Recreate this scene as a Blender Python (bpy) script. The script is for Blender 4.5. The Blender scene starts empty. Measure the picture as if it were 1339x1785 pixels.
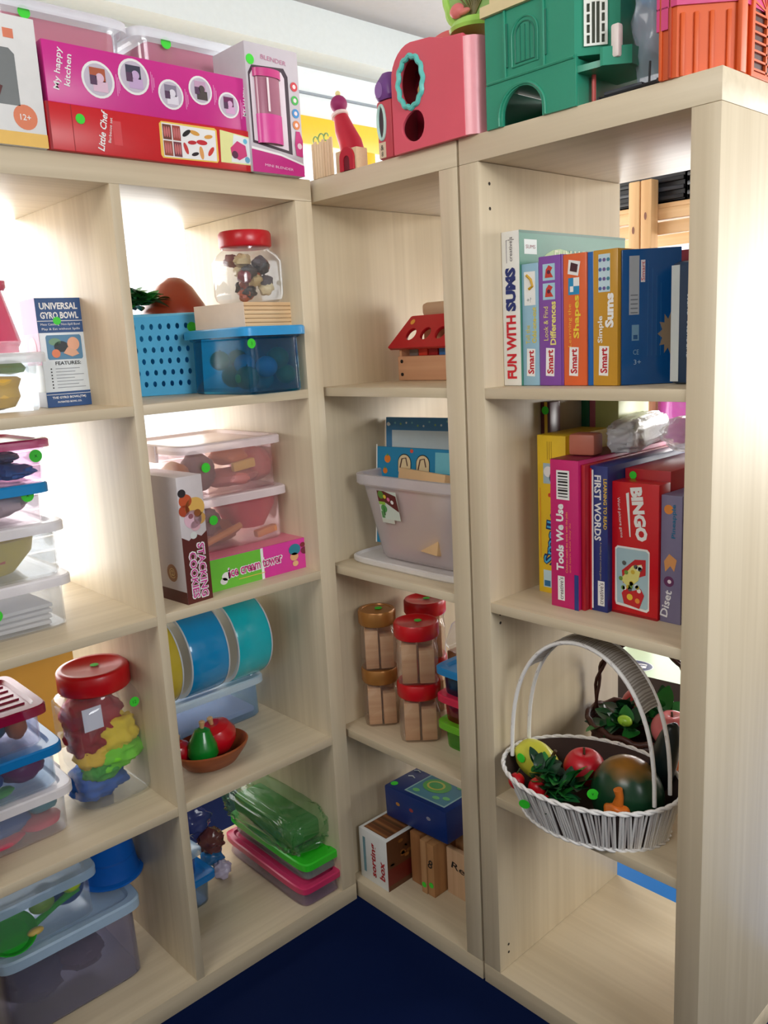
import bpy, bmesh, math, random
from mathutils import Matrix, Vector, Euler, noise
random.seed(7)
PI = math.pi
sc = bpy.context.scene
COL = sc.collection

# ------------------------------------------------------------------ camera
cam_d = bpy.data.cameras.new('camera')
cam = bpy.data.objects.new('camera', cam_d)
COL.objects.link(cam)
cam_d.sensor_fit = 'HORIZONTAL'
cam_d.sensor_width = 36.0
cam_d.lens = 39.286
cam_d.clip_start = 0.02
RM = ((0.72852726, 0.17316982, -0.66276712), (-0.68305528, 0.11047538, -0.72196307), (-0.05180276, 0.97867635, 0.19876888))
m4 = Matrix(RM).to_4x4()
m4.translation = (-1.0107791, -1.25159011, 1.17094756)
cam.matrix_world = m4
sc.camera = cam

# ------------------------------------------------------------------ exposure, sky and daylight
sc.view_settings.view_transform = 'Standard'
sc.view_settings.look = 'None'
sc.view_settings.gamma = 1.0
sc.view_settings.exposure = 0.06
sc.cycles.transparent_max_bounces = 24
W = bpy.data.worlds.new('sky')
sc.world = W
W.use_nodes = True
bg = W.node_tree.nodes['Background']
bg.inputs[0].default_value = (0.93, 0.97, 1.0, 1)
bg.inputs[1].default_value = 1.5

def area(name, loc, target, sx, sy, power, col=(1, 1, 1)):
    l = bpy.data.lights.new(name, 'AREA')
    l.shape = 'RECTANGLE'; l.size = sx; l.size_y = sy; l.energy = power; l.color = col
    o = bpy.data.objects.new(name, l); COL.objects.link(o)
    o.location = loc
    o.rotation_euler = (Vector(target) - Vector(loc)).to_track_quat('-Z', 'Y').to_euler()
    return o
area('window_daylight', (-0.6, 1.30, 1.25), (-0.6, 0, 1.25), 4.4, 1.7, 112, (1.0, 0.98, 0.95))
area('side_window_daylight', (4.0, 0.2, 1.25), (0, 0.0, 1.25), 3.6, 1.9, 130, (1.0, 0.98, 0.95))
area('far_window_daylight', (2.3, -2.1, 1.35), (0.25, -0.4, 1.0), 1.4, 1.0, 25, (1.0, 0.985, 0.95)).data.spread = math.radians(110)
area('room_window_daylight', (-0.45, -2.65, 1.72), (0.1, -0.5, 1.42), 1.1, 0.6, 7.6, (0.97, 0.985, 1.0)).data.spread = math.radians(84)
area('overhead_fill', (-1.65, -0.75, 2.12), (-0.05, -0.35, 1.0), 0.9, 0.6, 20, (1.0, 0.97, 0.93))  # added fill light under the ceiling to brighten the shelf fronts, no actual lamp

# ------------------------------------------------------------------ materials
_M = {}
def lin(c):
    c = c / 255.0
    return c / 12.92 if c <= 0.04045 else ((c + 0.055) / 1.055) ** 2.4
def mat(rgb, rough=0.5, alpha=1.0, metal=0.0, bump=0.0, bscale=60.0, var=0.0, coat=0.0, trans=0.0, spec=0.5, sub=0.0, key=''):
    k = (tuple(rgb), rough, alpha, metal, bump, bscale, var, coat, trans, spec, sub, key)
    if k in _M: return _M[k]
    m = bpy.data.materials.new('mat_%d' % len(_M)); m.use_nodes = True
    nt = m.node_tree; p = nt.nodes['Principled BSDF']
    c = tuple(lin(v) for v in rgb) + (1,)
    p.inputs['Base Color'].default_value = c
    p.inputs['Roughness'].default_value = rough
    p.inputs['Metallic'].default_value = metal
    p.inputs['Alpha'].default_value = alpha
    p.inputs['Coat Weight'].default_value = coat
    p.inputs['Transmission Weight'].default_value = trans
    p.inputs['Specular IOR Level'].default_value = spec
    tc = nt.nodes.new('ShaderNodeTexCoord')
    nz = nt.nodes.new('ShaderNodeTexNoise'); nz.inputs['Scale'].default_value = bscale; nz.inputs['Detail'].default_value = 3
    nt.links.new(tc.outputs['Object'], nz.inputs['Vector'])
    v = var if var > 0 else 0.05
    mx = nt.nodes.new('ShaderNodeMix'); mx.data_type = 'RGBA'
    mx.inputs['A'].default_value = tuple(x * (1 - v) for x in c[:3]) + (1,)
    mx.inputs['B'].default_value = tuple(min(1, x * (1 + v)) for x in c[:3]) + (1,)
    nt.links.new(nz.outputs['Fac'], mx.inputs['Factor'])
    nt.links.new(mx.outputs['Result'], p.inputs['Base Color'])
    if bump > 0:
        b = nt.nodes.new('ShaderNodeBump'); b.inputs['Strength'].default_value = bump; b.inputs['Distance'].default_value = 0.002
        nt.links.new(nz.outputs['Fac'], b.inputs['Height']); nt.links.new(b.outputs['Normal'], p.inputs['Normal'])
    _M[k] = m
    return m
def wood(axis, a=(216, 201, 173), b=(200, 184, 155), rough=0.42, fine=70.0, key='w', contrast=1.0):
    k = ('wood', axis, a, b, rough, fine, key)
    if k in _M: return _M[k]
    m = bpy.data.materials.new('wood_%s_%s' % (key, axis)); m.use_nodes = True
    nt = m.node_tree; p = nt.nodes['Principled BSDF']; p.inputs['Roughness'].default_value = rough
    tc = nt.nodes.new('ShaderNodeTexCoord'); mp = nt.nodes.new('ShaderNodeMapping')
    s = [fine, fine, fine]; s['xyz'.index(axis)] = fine * 0.025
    mp.inputs['Scale'].default_value = s
    nt.links.new(tc.outputs['Object'], mp.inputs['Vector'])
    n1 = nt.nodes.new('ShaderNodeTexNoise'); n1.inputs['Scale'].default_value = 1.0; n1.inputs['Detail'].default_value = 5; n1.inputs['Distortion'].default_value = 0.3
    nt.links.new(mp.outputs['Vector'], n1.inputs['Vector'])
    mp2 = nt.nodes.new('ShaderNodeMapping'); s2 = [fine * .22] * 3; s2['xyz'.index(axis)] = fine * 0.008
    mp2.inputs['Scale'].default_value = s2
    nt.links.new(tc.outputs['Object'], mp2.inputs['Vector'])
    n2 = nt.nodes.new('ShaderNodeTexNoise'); n2.inputs['Scale'].default_value = 1.0; n2.inputs['Detail'].default_value = 2
    nt.links.new(mp2.outputs['Vector'], n2.inputs['Vector'])
    ad = nt.nodes.new('ShaderNodeMath'); ad.operation = 'ADD'
    nt.links.new(n1.outputs['Fac'], ad.inputs[0]); nt.links.new(n2.outputs['Fac'], ad.inputs[1])
    mr = nt.nodes.new('ShaderNodeMapRange'); mr.inputs['From Min'].default_value = 0.72; mr.inputs['From Max'].default_value = 1.28
    nt.links.new(ad.outputs[0], mr.inputs['Value'])
    mx = nt.nodes.new('ShaderNodeMix'); mx.data_type = 'RGBA'
    mx.inputs['A'].default_value = tuple(lin(v) for v in a) + (1,); mx.inputs['B'].default_value = tuple(lin(v) for v in b) + (1,)
    nt.links.new(mr.outputs['Result'], mx.inputs['Factor']); nt.links.new(mx.outputs['Result'], p.inputs['Base Color'])
    _M[k] = m
    return m
WX, WY, WZ = wood('x'), wood('y'), wood('z')
def pine(axis, key='pine', a=(228, 190, 140), b=(205, 160, 108)): return wood(axis, a, b, 0.5, 90.0, key)
WHITE = (240, 240, 238)
def clear(tint=(248, 250, 252), haze=.085, hcol=(235, 238, 242), rough=.08):
    k = ('clear', tint, haze, hcol, rough)
    if k in _M: return _M[k]
    m = bpy.data.materials.new('clear_plastic_%d' % len(_M)); m.use_nodes = True; nt = m.node_tree
    out = nt.nodes['Material Output']; p = nt.nodes['Principled BSDF']
    p.inputs['Base Color'].default_value = tuple(lin(v) for v in hcol) + (1,); p.inputs['Roughness'].default_value = .3
    tr = nt.nodes.new('ShaderNodeBsdfTransparent'); tr.inputs[0].default_value = tuple(lin(v) for v in tint) + (1,)
    gl = nt.nodes.new('ShaderNodeBsdfGlossy'); gl.inputs['Roughness'].default_value = rough
    lw = nt.nodes.new('ShaderNodeLayerWeight'); pw = nt.nodes.new('ShaderNodeMath'); pw.operation = 'POWER'; pw.inputs[1].default_value = 4.0
    nt.links.new(lw.outputs['Facing'], pw.inputs[0]); fr = nt.nodes.new('ShaderNodeMath'); fr.operation = 'MULTIPLY_ADD'; fr.inputs[1].default_value = .6; fr.inputs[2].default_value = .06
    nt.links.new(pw.outputs[0], fr.inputs[0])
    tl = nt.nodes.new('ShaderNodeBsdfTranslucent'); tl.inputs[0].default_value = tuple(lin(v) for v in hcol) + (1,)
    m0 = nt.nodes.new('ShaderNodeMixShader'); m0.inputs[0].default_value = .45
    nt.links.new(p.outputs[0], m0.inputs[1]); nt.links.new(tl.outputs[0], m0.inputs[2])
    m1 = nt.nodes.new('ShaderNodeMixShader'); m1.inputs[0].default_value = haze
    nt.links.new(tr.outputs[0], m1.inputs[1]); nt.links.new(m0.outputs[0], m1.inputs[2])
    m2 = nt.nodes.new('ShaderNodeMixShader'); nt.links.new(fr.outputs[0], m2.inputs[0]); nt.links.new(m1.outputs[0], m2.inputs[1]); nt.links.new(gl.outputs[0], m2.inputs[2])
    nt.links.new(m2.outputs[0], out.inputs[0]); _M[k] = m
    return m
CLEAR = clear()
FROST = clear((250, 250, 251), .14)
FROSTLID = mat((228, 234, 240), 0.35, alpha=0.62)
GREEN_STK = mat((60, 214, 50), 0.5)
INK = mat((20, 20, 24), 0.5)

# ------------------------------------------------------------------ mesh builder
class MB:
    def __init__(s): s.v = []; s.f = []; s.mi = []; s.ms = []; s.M = Matrix()
    def mat_i(s, m):
        if m not in s.ms: s.ms.append(m)
        return s.ms.index(m)
    def add(s, vs, fs, m, M=None):
        T = s.M @ M if M is not None else s.M
        o = len(s.v); i = s.mat_i(m)
        s.v += [T @ Vector(p) for p in vs]
        for f in fs: s.f.append(tuple(o + k for k in f)); s.mi.append(i)
        return s
    def mesh(s, me, m, M=None):
        return s.add([v.co.copy() for v in me.vertices], [tuple(p.vertices) for p in me.polygons], m, M)
    def box(s, x0, x1, y0, y1, z0, z1, m, bev=0.0, M=None):
        if bev <= 0:
            vs = [(x, y, z) for z in (z0, z1) for y in (y0, y1) for x in (x0, x1)]
            return s.add(vs, [(0, 2, 3, 1), (4, 5, 7, 6), (0, 1, 5, 4), (2, 6, 7, 3), (0, 4, 6, 2), (1, 3, 7, 5)], m, M)
        bm = bmesh.new(); bmesh.ops.create_cube(bm, size=1)
        for v in bm.verts: v.co = Vector(((x0 + x1) / 2 + v.co.x * (x1 - x0), (y0 + y1) / 2 + v.co.y * (y1 - y0), (z0 + z1) / 2 + v.co.z * (z1 - z0)))
        bmesh.ops.bevel(bm, geom=bm.edges[:], offset=bev, segments=2, affect='EDGES', profile=0.5)
        bm.verts.index_update()
        s.add([v.co.copy() for v in bm.verts], [tuple(v.index for v in f.verts) for f in bm.faces], m, M); bm.free()
        return s
    def loft(s, rings, m, cap0=True, cap1=True, closed=True, M=None):
        n = len(rings[0]); vs = [p for r in rings for p in r]; fs = []
        for i in range(len(rings) - 1):
            for j in range(n if closed else n - 1):
                a = i * n + j; b = i * n + (j + 1) % n
                fs.append((a, b, b + n, a + n))
        if cap0: fs.append(tuple(range(n - 1, -1, -1)))
        if cap1: fs.append(tuple((len(rings) - 1) * n + k for k in range(n)))
        return s.add(vs, fs, m, M)
    def lathe(s, prof, m, seg=28, M=None, cap0=True, cap1=True):
        return s.loft([[(r * math.cos(2 * PI * k / seg), r * math.sin(2 * PI * k / seg), z) for k in range(seg)] for r, z in prof], m, cap0, cap1, True, M)
    def tube(s, pts, r, m, seg=8, closed=False, M=None):
        pts = [Vector(p) for p in pts]; n = len(pts); rings = []
        up = Vector((0, 0, 1)); prev = None
        for i, p in enumerate(pts):
            if closed: t = pts[(i + 1) % n] - pts[i - 1]
            else: t = pts[min(i + 1, n - 1)] - pts[max(i - 1, 0)]
            t.normalize()
            if prev is None:
                a = up if abs(t.z) < 0.9 else Vector((1, 0, 0)); u = t.cross(a).normalized()
            else:
                u = (prev - t * prev.dot(t)).normalized()
            prev = u; w = t.cross(u); rr = r[i] if isinstance(r, (list, tuple)) else r
            rings.append([p + (u * math.cos(2 * PI * k / seg) + w * math.sin(2 * PI * k / seg)) * rr for k in range(seg)])
        if closed: rings.append(rings[0])
        return s.loft(rings, m, not closed, not closed, True, M)
    def ball(s, c, r, m, seg=20, rng=12, M=None, fn=None):
        if not isinstance(r, (tuple, list)): r = (r, r, r)
        vs = []; fs = []
        for i in range(rng + 1):
            th = PI * i / rng
            for k in range(seg):
                ph = 2 * PI * k / seg
                q = Vector((math.sin(th) * math.cos(ph), math.sin(th) * math.sin(ph), math.cos(th)))
                if fn: q = fn(q)
                vs.append((c[0] + q.x * r[0], c[1] + q.y * r[1], c[2] + q.z * r[2]))
        for i in range(rng):
            for k in range(seg):
                a = i * seg + k; b = i * seg + (k + 1) % seg
                fs.append((a, a + seg, b + seg, b))
        return s.add(vs, fs, m, M)
    def poly(s, pts, z0, z1, m, M=None):
        return s.loft([[(x, y, z0) for x, y in pts], [(x, y, z1) for x, y in pts]], m, True, True, True, M)
    # flat print on a face frame F (columns: right, up, outward normal), lifted by level
    def rect(s, F, u0, v0, u1, v1, m, lv=1):
        e = 0.0003 * lv
        return s.add([(u0, v0, e), (u1, v0, e), (u1, v1, e), (u0, v1, e)], [(0, 1, 2, 3)], m, F)
    def shape(s, F, pts, m, lv=1):
        e = 0.0003 * lv
        return s.add([(u, v, e) for u, v in pts], [tuple(range(len(pts)))], m, F)
    def disc(s, F, u, v, ru, m, lv=1, rv=None, n=24, a=0.0):
        rv = rv or ru
        ca, sa = math.cos(a), math.sin(a)
        return s.shape(F, [(u + ru * math.cos(2 * PI * k / n) * ca - rv * math.sin(2 * PI * k / n) * sa, v + ru * math.cos(2 * PI * k / n) * sa + rv * math.sin(2 * PI * k / n) * ca) for k in range(n)], m, lv)
    def text(s, F, t, u, v, size, m, lv=2, rot=0.0, bold=0.0, w=None, h=None, shear=0.0, al='CENTER'):
        me = text_mesh(t, bold, al)
        xs = [q.co.x for q in me.vertices]; ys = [q.co.y for q in me.vertices]
        sx = sy = size
        if w: sx = w / (max(xs) - min(xs))
        if h: sy = h / (max(ys) - min(ys))
        cx = (max(xs) + min(xs)) / 2 if al == 'CENTER' else min(xs); cy = (max(ys) + min(ys)) / 2
        R = Matrix.Translation((u, v, 0.0003 * lv)) @ Matrix.Rotation(math.radians(rot), 4, 'Z')
        vs = [((q.co.x - cx) * sx + shear * (q.co.y - cy) * sy, (q.co.y - cy) * sy, 0) for q in me.vertices]
        return s.add(vs, [tuple(p.vertices) for p in me.polygons], m, F @ R)
    def build(s, name, parent=None, label=None, smooth=35):
        me = bpy.data.meshes.new(name)
        me.from_pydata([tuple(v) for v in s.v], [], s.f)
        for m in s.ms: me.materials.append(m)
        me.polygons.foreach_set('material_index', s.mi)
        me.polygons.foreach_set('use_smooth', [True] * len(s.f))
        me.update()
        me.set_sharp_from_angle(angle=math.radians(smooth))
        o = bpy.data.objects.new(name, me); COL.objects.link(o)
        if parent: o.parent = parent
        if label: o['label'] = label
        return o
_T = {}
def text_mesh(t, bold=0.0, al='CENTER'):
    k = (t, bold)
    if k in _T: return _T[k]
    cu = bpy.data.curves.new('t', 'FONT'); cu.body = t; cu.size = 1.0; cu.resolution_u = 2; cu.offset = bold; cu.align_x = 'CENTER'; cu.space_line = 0.85
    o = bpy.data.objects.new('t', cu); me = bpy.data.meshes.new_from_object(o)
    bpy.data.objects.remove(o); bpy.data.curves.remove(cu)
    _T[k] = me
    return me
def plate(mb, outer, holes, t, m, M=None, bev=0.0):
    cu = bpy.data.curves.new('p', 'CURVE'); cu.dimensions = '2D'; cu.fill_mode = 'BOTH'; cu.extrude = t / 2; cu.bevel_depth = bev; cu.bevel_resolution = 1
    for pts in [outer] + list(holes):
        sp = cu.splines.new('POLY'); sp.points.add(len(pts) - 1)
        for q, p in zip(sp.points, pts): q.co = (p[0], p[1], 0, 1)
        sp.use_cyclic_u = True
    o = bpy.data.objects.new('p', cu); me = bpy.data.meshes.new_from_object(o)
    mb.mesh(me, m, M); bpy.data.objects.remove(o); bpy.data.curves.remove(cu); bpy.data.meshes.remove(me)
    return mb
def FF(kind, w, d, h):
    c = {'front': ((1, 0, 0), (0, 0, 1), (0, -1, 0), (0, 0, 0)), 'top': ((1, 0, 0), (0, 1, 0), (0, 0, 1), (0, 0, h)),
         'left': ((0, -1, 0), (0, 0, 1), (-1, 0, 0), (0, d, 0)), 'right': ((0, 1, 0), (0, 0, 1), (1, 0, 0), (w, 0, 0))}[kind]
    return Matrix([[c[0][i], c[1][i], c[2][i], c[3][i]] for i in range(3)] + [[0, 0, 0, 1]])
def sring(w, d, z, p=6.0, n=40, cx=0, cy=0):
    out = []
    for k in range(n):
        a = 2 * PI * (k + 0.5) / n; c, q = math.cos(a), math.sin(a)
        out.append((cx + w / 2 * math.copysign(abs(c) ** (2 / p), c), cy + d / 2 * math.copysign(abs(q) ** (2 / p), q), z))
    return out
def arc(cx, cy, r, a0, a1, n, rv=None):
    rv = rv or r
    return [(cx + r * math.cos(math.radians(a0 + (a1 - a0) * i / (n - 1))), cy + rv * math.sin(math.radians(a0 + (a1 - a0) * i / (n - 1)))) for i in range(n)]
def arch(u0, u1, v0, v1, n=12):
    r = (u1 - u0) / 2
    return [(u0, v0), (u1, v0)] + arc((u0 + u1) / 2, v1 - r, r, 0, 180, n)

# ------------------------------------------------------------------ things
def tag(o, label, cat, group=None):
    o['label'] = label; o['category'] = cat
    if group: o['group'] = group
    return o
def thing(name, label, cat, loc, rz=0.0, group=None, rx=0.0, ry=0.0):
    o = bpy.data.objects.new(name, None); COL.objects.link(o); o.empty_display_size = 0.02
    o.location = loc; o.rotation_euler = (math.radians(rx), math.radians(ry), math.radians(rz))
    return tag(o, label, cat, group)
def struct(o): o['kind'] = 'structure'; return o
def sticker(parent, F, u, v, r=0.008, t='', m=None):
    b = MB(); z = 0.0006
    b.lathe([(r, 0.0), (r, z)], m or GREEN_STK, 20, M=F @ Matrix.Translation((u, v, 0.0002)))
    if t: b.text(F @ Matrix.Translation((u, v, z + 0.0003)), t, 0, 0, r * 0.9, mat((20, 90, 30), 0.6), 1)
    return b.build('round_sticker', parent, 'small round green sticker')

# ================================================================== THE ROOM
H, S1, S2, S3, S0 = 1.4643, 1.092, 0.740, 0.389, 0.0375
T_, I_, t_, D_ = 0.0375, 0.335, 0.0163, 0.390
YW = 0.95      # inner face of the window wall
ZC = 2.155     # ceiling
wallm = mat((205, 208, 205), 0.7, bump=0.05, bscale=300)
ceilm = mat((176, 174, 174), 0.8)
gold = mat((214, 158, 62), 0.6, var=0.08, bscale=6)
yel = mat((250, 200, 40), 0.4)
b = MB(); b.box(-3.2, 4.2, -4.5, YW + 0.3, -0.06, 0.0, mat((2, 20, 62), 0.8, var=0.15, bscale=3, spec=.1)); struct(b.build('floor'))
b = MB(); b.box(-3.2, 4.2, -4.5, YW + 0.3, ZC, ZC + 0.08, ceilm); struct(b.build('ceiling'))
b = MB(); b.box(-3.2, 1.35, YW, YW + 0.15, 0, 0.45, gold); b.box(-3.2, 1.35, YW, YW + 0.15, 2.03, ZC, wallm)
b.box(-3.2, -2.4, YW, YW + 0.15, .45, 2.03, wallm); struct(b.build('wall_back'))
for nm, q in (('wall_left', (-3.3, -3.2, -4.5, YW + .15)), ('wall_right', (4.2, 4.3, -4.5, YW + .15)), ('wall_front', (-3.2, 4.2, -4.5, -4.4))):
    b = MB(); b.box(*q, 0, ZC, wallm); struct(b.build(nm))
b = MB(); b.box(-3.2, 4.2, YW - 0.10, YW, 2.03, ZC, mat((214, 222, 222), 0.6)); struct(b.build('trim_1'))
# window: yellow bars, sill, grey blind rail, white slats
wn = bpy.data.objects.new('window_1', None); COL.objects.link(wn); struct(wn)
b = MB()
b.box(-2.4, 1.3, YW + .02, YW + .08, 1.80, 1.885, yel, .003)
for x in (-2.35, -1.2, -0.05, 1.05): b.box(x - .022, x + .022, YW + .015, YW + .075, .48, 1.80, yel, .003)
b.box(-2.4, 1.3, YW + .01, YW + .09, .45, .50, yel, .003)
b.build('window_frame', wn)
b = MB(); b.box(-2.4, 1.3, YW + .03, YW + .05, 1.885, 2.03, mat((236, 244, 246), .5)); b.box(-2.4, 1.3, YW + .02, YW + .05, 1.95, 1.956, mat((150, 160, 170), .5)); b.build('blind_rail', wn)
b = MB(); b.box(-2.4, 1.3, YW - .06, YW + .1, .43, .452, mat((235, 232, 224), .5), .003); b.build('window_sill', wn)
b = MB()
for k in range(32):
    z = 0.53 + k * 0.040
    if z < 1.79: b.box(-2.38, 0.95, YW + .10, YW + .125, z, z + .0012, mat((244, 244, 246), .6), M=None)
b.build('blind_slats', wn)

# ================================================================== THE SHELVING
def hole(b, M): b.lathe([(0.0026, 0.0), (0.0026, 0.0002)], mat((40, 28, 18), .8), 10, M=M)
def shelf_unit(label, loc, rz, cols, group, holes=False):
    t = thing('shelving_unit', label, 'shelf', loc, rz, group)
    wd = 2 * T_ + cols * I_ + (cols - 1) * t_
    b = MB(); b.box(0, wd, 0, D_, H - T_, H, WX, .0006); b.build('top_board', t)
    b = MB(); b.box(0, wd, 0, D_, 0, T_, WX, .0006); b.build('bottom_board', t)
    for k, x in enumerate((0, wd - T_)):
        b = MB(); b.box(x, x + T_, 0, D_, T_ + .0004, H - T_ - .0004, WZ, .0006)
        sgn = 1 if k == 0 else -1; xf = x + T_ + .0001 if k == 0 else x - .0001
        for zz in ((H - T_ - .030, H - T_ - .066, S3 - .02 + .345, S3 + .310, S0 + .030, S0 + .046) if holes else ()):
            if 1:
                for yy in (.025,):
                    hole(b, Matrix.Translation((xf, yy, zz)) @ Matrix.Rotation(sgn * PI / 2, 4, 'Y'))
        b.build('side_panel', t)
    for c in range(1, cols):
        x = T_ + c * I_ + (c - 1) * t_
        b = MB(); b.box(x, x + t_, .0005, D_ - .0005, T_, H - T_, WZ, .0005)
        b.build('divider', t)
    for c in range(cols):
        x = T_ + c * (I_ + t_)
        for r in range(1, 4):
            z = T_ + r * I_ + (r - 1) * t_
            b = MB(); b.box(x, x + I_, .001, D_ - .001, z, z + t_, WX, .0005); b.build('shelf_board', t)
    return t
XR, YR = 0.0071, 0.0253
wl = 2 * T_ + 4 * I_ + 3 * t_
shelf_unit('wide birch-coloured open shelving unit in front of the window, four cells high', (-wl, 0, 0), 0, 4, 'open cube shelving units', False)
shelf_unit('narrow birch-coloured shelving column in the corner, between the wide unit and the end column', (XR, YR + T_ , 0), -90, 1, 'open cube shelving units')
shelf_unit('narrow birch-coloured shelving column at the right end with its pale side panel showing', (XR, YR - I_ - T_ - .005, 0), -90, 1, 'open cube shelving units', True)

# ------------------------------------------------------------------ shared builders
RED, DRED, MAG, TEAL = (200, 22, 34), (150, 16, 28), (206, 42, 136), (70, 190, 180)
def m_(c, r=0.45, **k): return mat(c, r, **k)
def carton(name, label, cat, loc, rz, w, d, h, base, prints=None, group=None, rx=0, ry=0, bev=.0012, rough=.35, kids=None, part='carton'):
    t = thing(name, label, cat, loc, rz, group, rx, ry)
    b = MB(); b.box(0, w, 0, d, 0, h, m_(base, rough), bev)
    F = {k: FF(k, w, d, h) for k in ('front', 'top', 'left', 'right')}
    if prints: prints(b, F)
    b.build(part, t)
    if kids: kids(t, F)
    return t
def tub(name, label, cat, loc, rz, w, d, h, bm, lm=None, group=None, taper=.88, lid_h=.010, lip=.006, p=9.0, wall=.0022, handles=False, kids=None, rx=0, ry=0, ribs=False):
    """open storage box centred on its base, with a separate lid part"""
    t = thing(name, label, cat, loc, rz, group, rx, ry)
    b = MB(); wb, db = w * taper, d * (1 - (1 - taper) * w / d)
    zt = h - (lid_h if lm else 0)
    R = [sring(wb * .97, db * .97, 0, p), sring(wb, db, .004, p), sring(w - .012, d - .012, zt - .012, p), sring(w - .002, d - .002, zt - .009, p), sring(w, d, zt, p),
         sring(w - .008, d - .008, zt, p), sring(w - .014, d - .014, zt - .012, p), sring(wb - 2 * wall, db - 2 * wall, .004, p)]
    b.loft(R, bm, True, True)
    b.build('container', t)
    if lm:
        b = MB(); z = zt
        b.loft([sring(w + 2 * lip, d + 2 * lip, z - .006, p), sring(w + 2 * lip, d + 2 * lip, z + lid_h * .75, p), sring(w + 2 * lip - .005, d + 2 * lip - .005, z + lid_h, p), sring(w - .018, d - .018, z + lid_h, p),
                sring(w - .026, d - .026, z + lid_h * .45, p)], lm, False, True)
        if ribs:
            for k in range(-2, 3): b.box(-w * .38, w * .38, k * d * .14 - .002, k * d * .14 + .002, z + lid_h * .45, z + lid_h * .7, lm)
        b.build('lid', t)
        if handles:
            for s in (-1, 1):
                b = MB(); b.box(s * (w / 2 + lip) - .003, s * (w / 2 + lip) + .005, -.035, .035, z - .024, z + lid_h * .8, lm, .002); b.build('clip', t)
    if kids: kids(t, FF('front', w, d, h) if False else Matrix.Translation((0, -d / 2 * .985, 0)) @ FF('front', w, d, h))
    return t
def jar(name, label, cat, loc, w, h, lidr, lidm, group=None, p=7.0, lid_h=.024, rz=0, stk=True, body=CLEAR, rx=0, ry=0, frontst=None):
    t = thing(name, label, cat, loc, rz, group, rx, ry)
    hb = h - lid_h
    b = MB()
    b.loft([sring(w * .80, w * .80, 0, p), sring(w * .95, w * .95, .006, p), sring(w, w, .016, p), sring(w, w, hb - .028, p), sring(w * .94, w * .94, hb - .016, 3), sring(lidr * 1.86, lidr * 1.86, hb - .008, 2), sring(lidr * 1.84, lidr * 1.84, hb, 2)], body, True, False)
    b.build('jar_body', t)
    b = MB(); n = 72; prof = [(lidr * .97, hb - .004), (lidr, hb - .001), (lidr, h - .004), (lidr * .96, h), (lidr * .80, h), (lidr * .78, h - .0015)]
    rings = [[((r + (.0008 if (k % 2 and 0 < i < 3) else 0)) * math.cos(2 * PI * k / n), (r + (.0008 if (k % 2 and 0 < i < 3) else 0)) * math.sin(2 * PI * k / n), z) for k in range(n)] for i, (r, z) in enumerate(prof)]
    b.loft(rings, lidm, True, True); b.build('screw_lid', t, smooth=60)
    if stk: sticker(t, FF('top', 0, 0, h), 0.004, 0.0, .0075)
    if frontst: sticker(t, Matrix.Rotation(math.radians(-rz), 4, 'Z') @ Matrix.Translation((0, -w / 2, 0)) @ FF('front', 0, 0, 0), frontst[0], frontst[1], .009, '12')
    return t
def crumple(c, r, m, seed, amp=.25, fr=2.2, seg=26, rng=16, name='x'):
    def fn(q):
        n = noise.noise(q * fr + Vector((seed * 3.1, seed, 0))) + .5 * noise.noise(q * fr * 2.7 + Vector((seed, 0, seed)))
        return q * (1 + amp * n)
    b = MB(); b.ball(c, r, m, seg, rng, fn=fn); return b
def simple(name, b, label, cat, loc=(0, 0, 0), rz=0, group=None, rx=0, ry=0, smooth=35):
    o = b.build(name, None, None, smooth); o.location = loc; o.rotation_euler = (math.radians(rx), math.radians(ry), math.radians(rz))
    return tag(o, label, cat, group)
def leaf(b, base, direc, L, wd, m, bend=.25, nrm=(0, 0, 1)):
    d = Vector(direc).normalized(); s = d.cross(Vector(nrm)).normalized(); u = s.cross(d).normalized()
    vs = []; fs = []; n = 6
    for i in range(n + 1):
        t = i / n; c = Vector(base) + d * (L * t) - u * (bend * L * t * t)
        w = wd * math.sin(PI * min(1, t * .93 + .05)) ** .8
        vs += [c - s * w / 2 + u * w * .12, c, c + s * w / 2 + u * w * .12]
    for i in range(n):
        a = i * 3
        fs += [(a, a + 1, a + 4, a + 3), (a + 1, a + 2, a + 5, a + 4)]
    b.add(vs, fs, m)
def bush(name, label, loc, R, n, mats, L=(.03, .05), seed=1, group=None, cat='leaves'):
    rd = random.Random(seed); b = MB()
    for i in range(n):
        a = rd.uniform(0, 2 * PI); e = rd.uniform(-.1, 1.2)
        d = Vector((math.cos(a) * math.cos(e), math.sin(a) * math.cos(e), math.sin(e)))
        p = Vector((rd.uniform(-1, 1), rd.uniform(-1, 1), rd.uniform(0, .5))) * R * .5
        b.tube([p * .3, p, p + d * .008], .0008, mats[0], 5)
        leaf(b, p, d, rd.uniform(*L), rd.uniform(.4, .6) * L[1], rd.choice(mats), rd.uniform(0, .5), Vector((rd.uniform(-.4, .4), rd.uniform(-.4, .4), 1)))
    return simple(name, b, label, cat, loc, group=group)
LEAF = [mat((24, 84, 44), .35, var=.2), mat((44, 128, 52), .35, var=.2), mat((14, 58, 34), .35)]
FROSTB = clear((250, 251, 252), .20)
FRUITG = 'play fruit in the blue tub'

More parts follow.
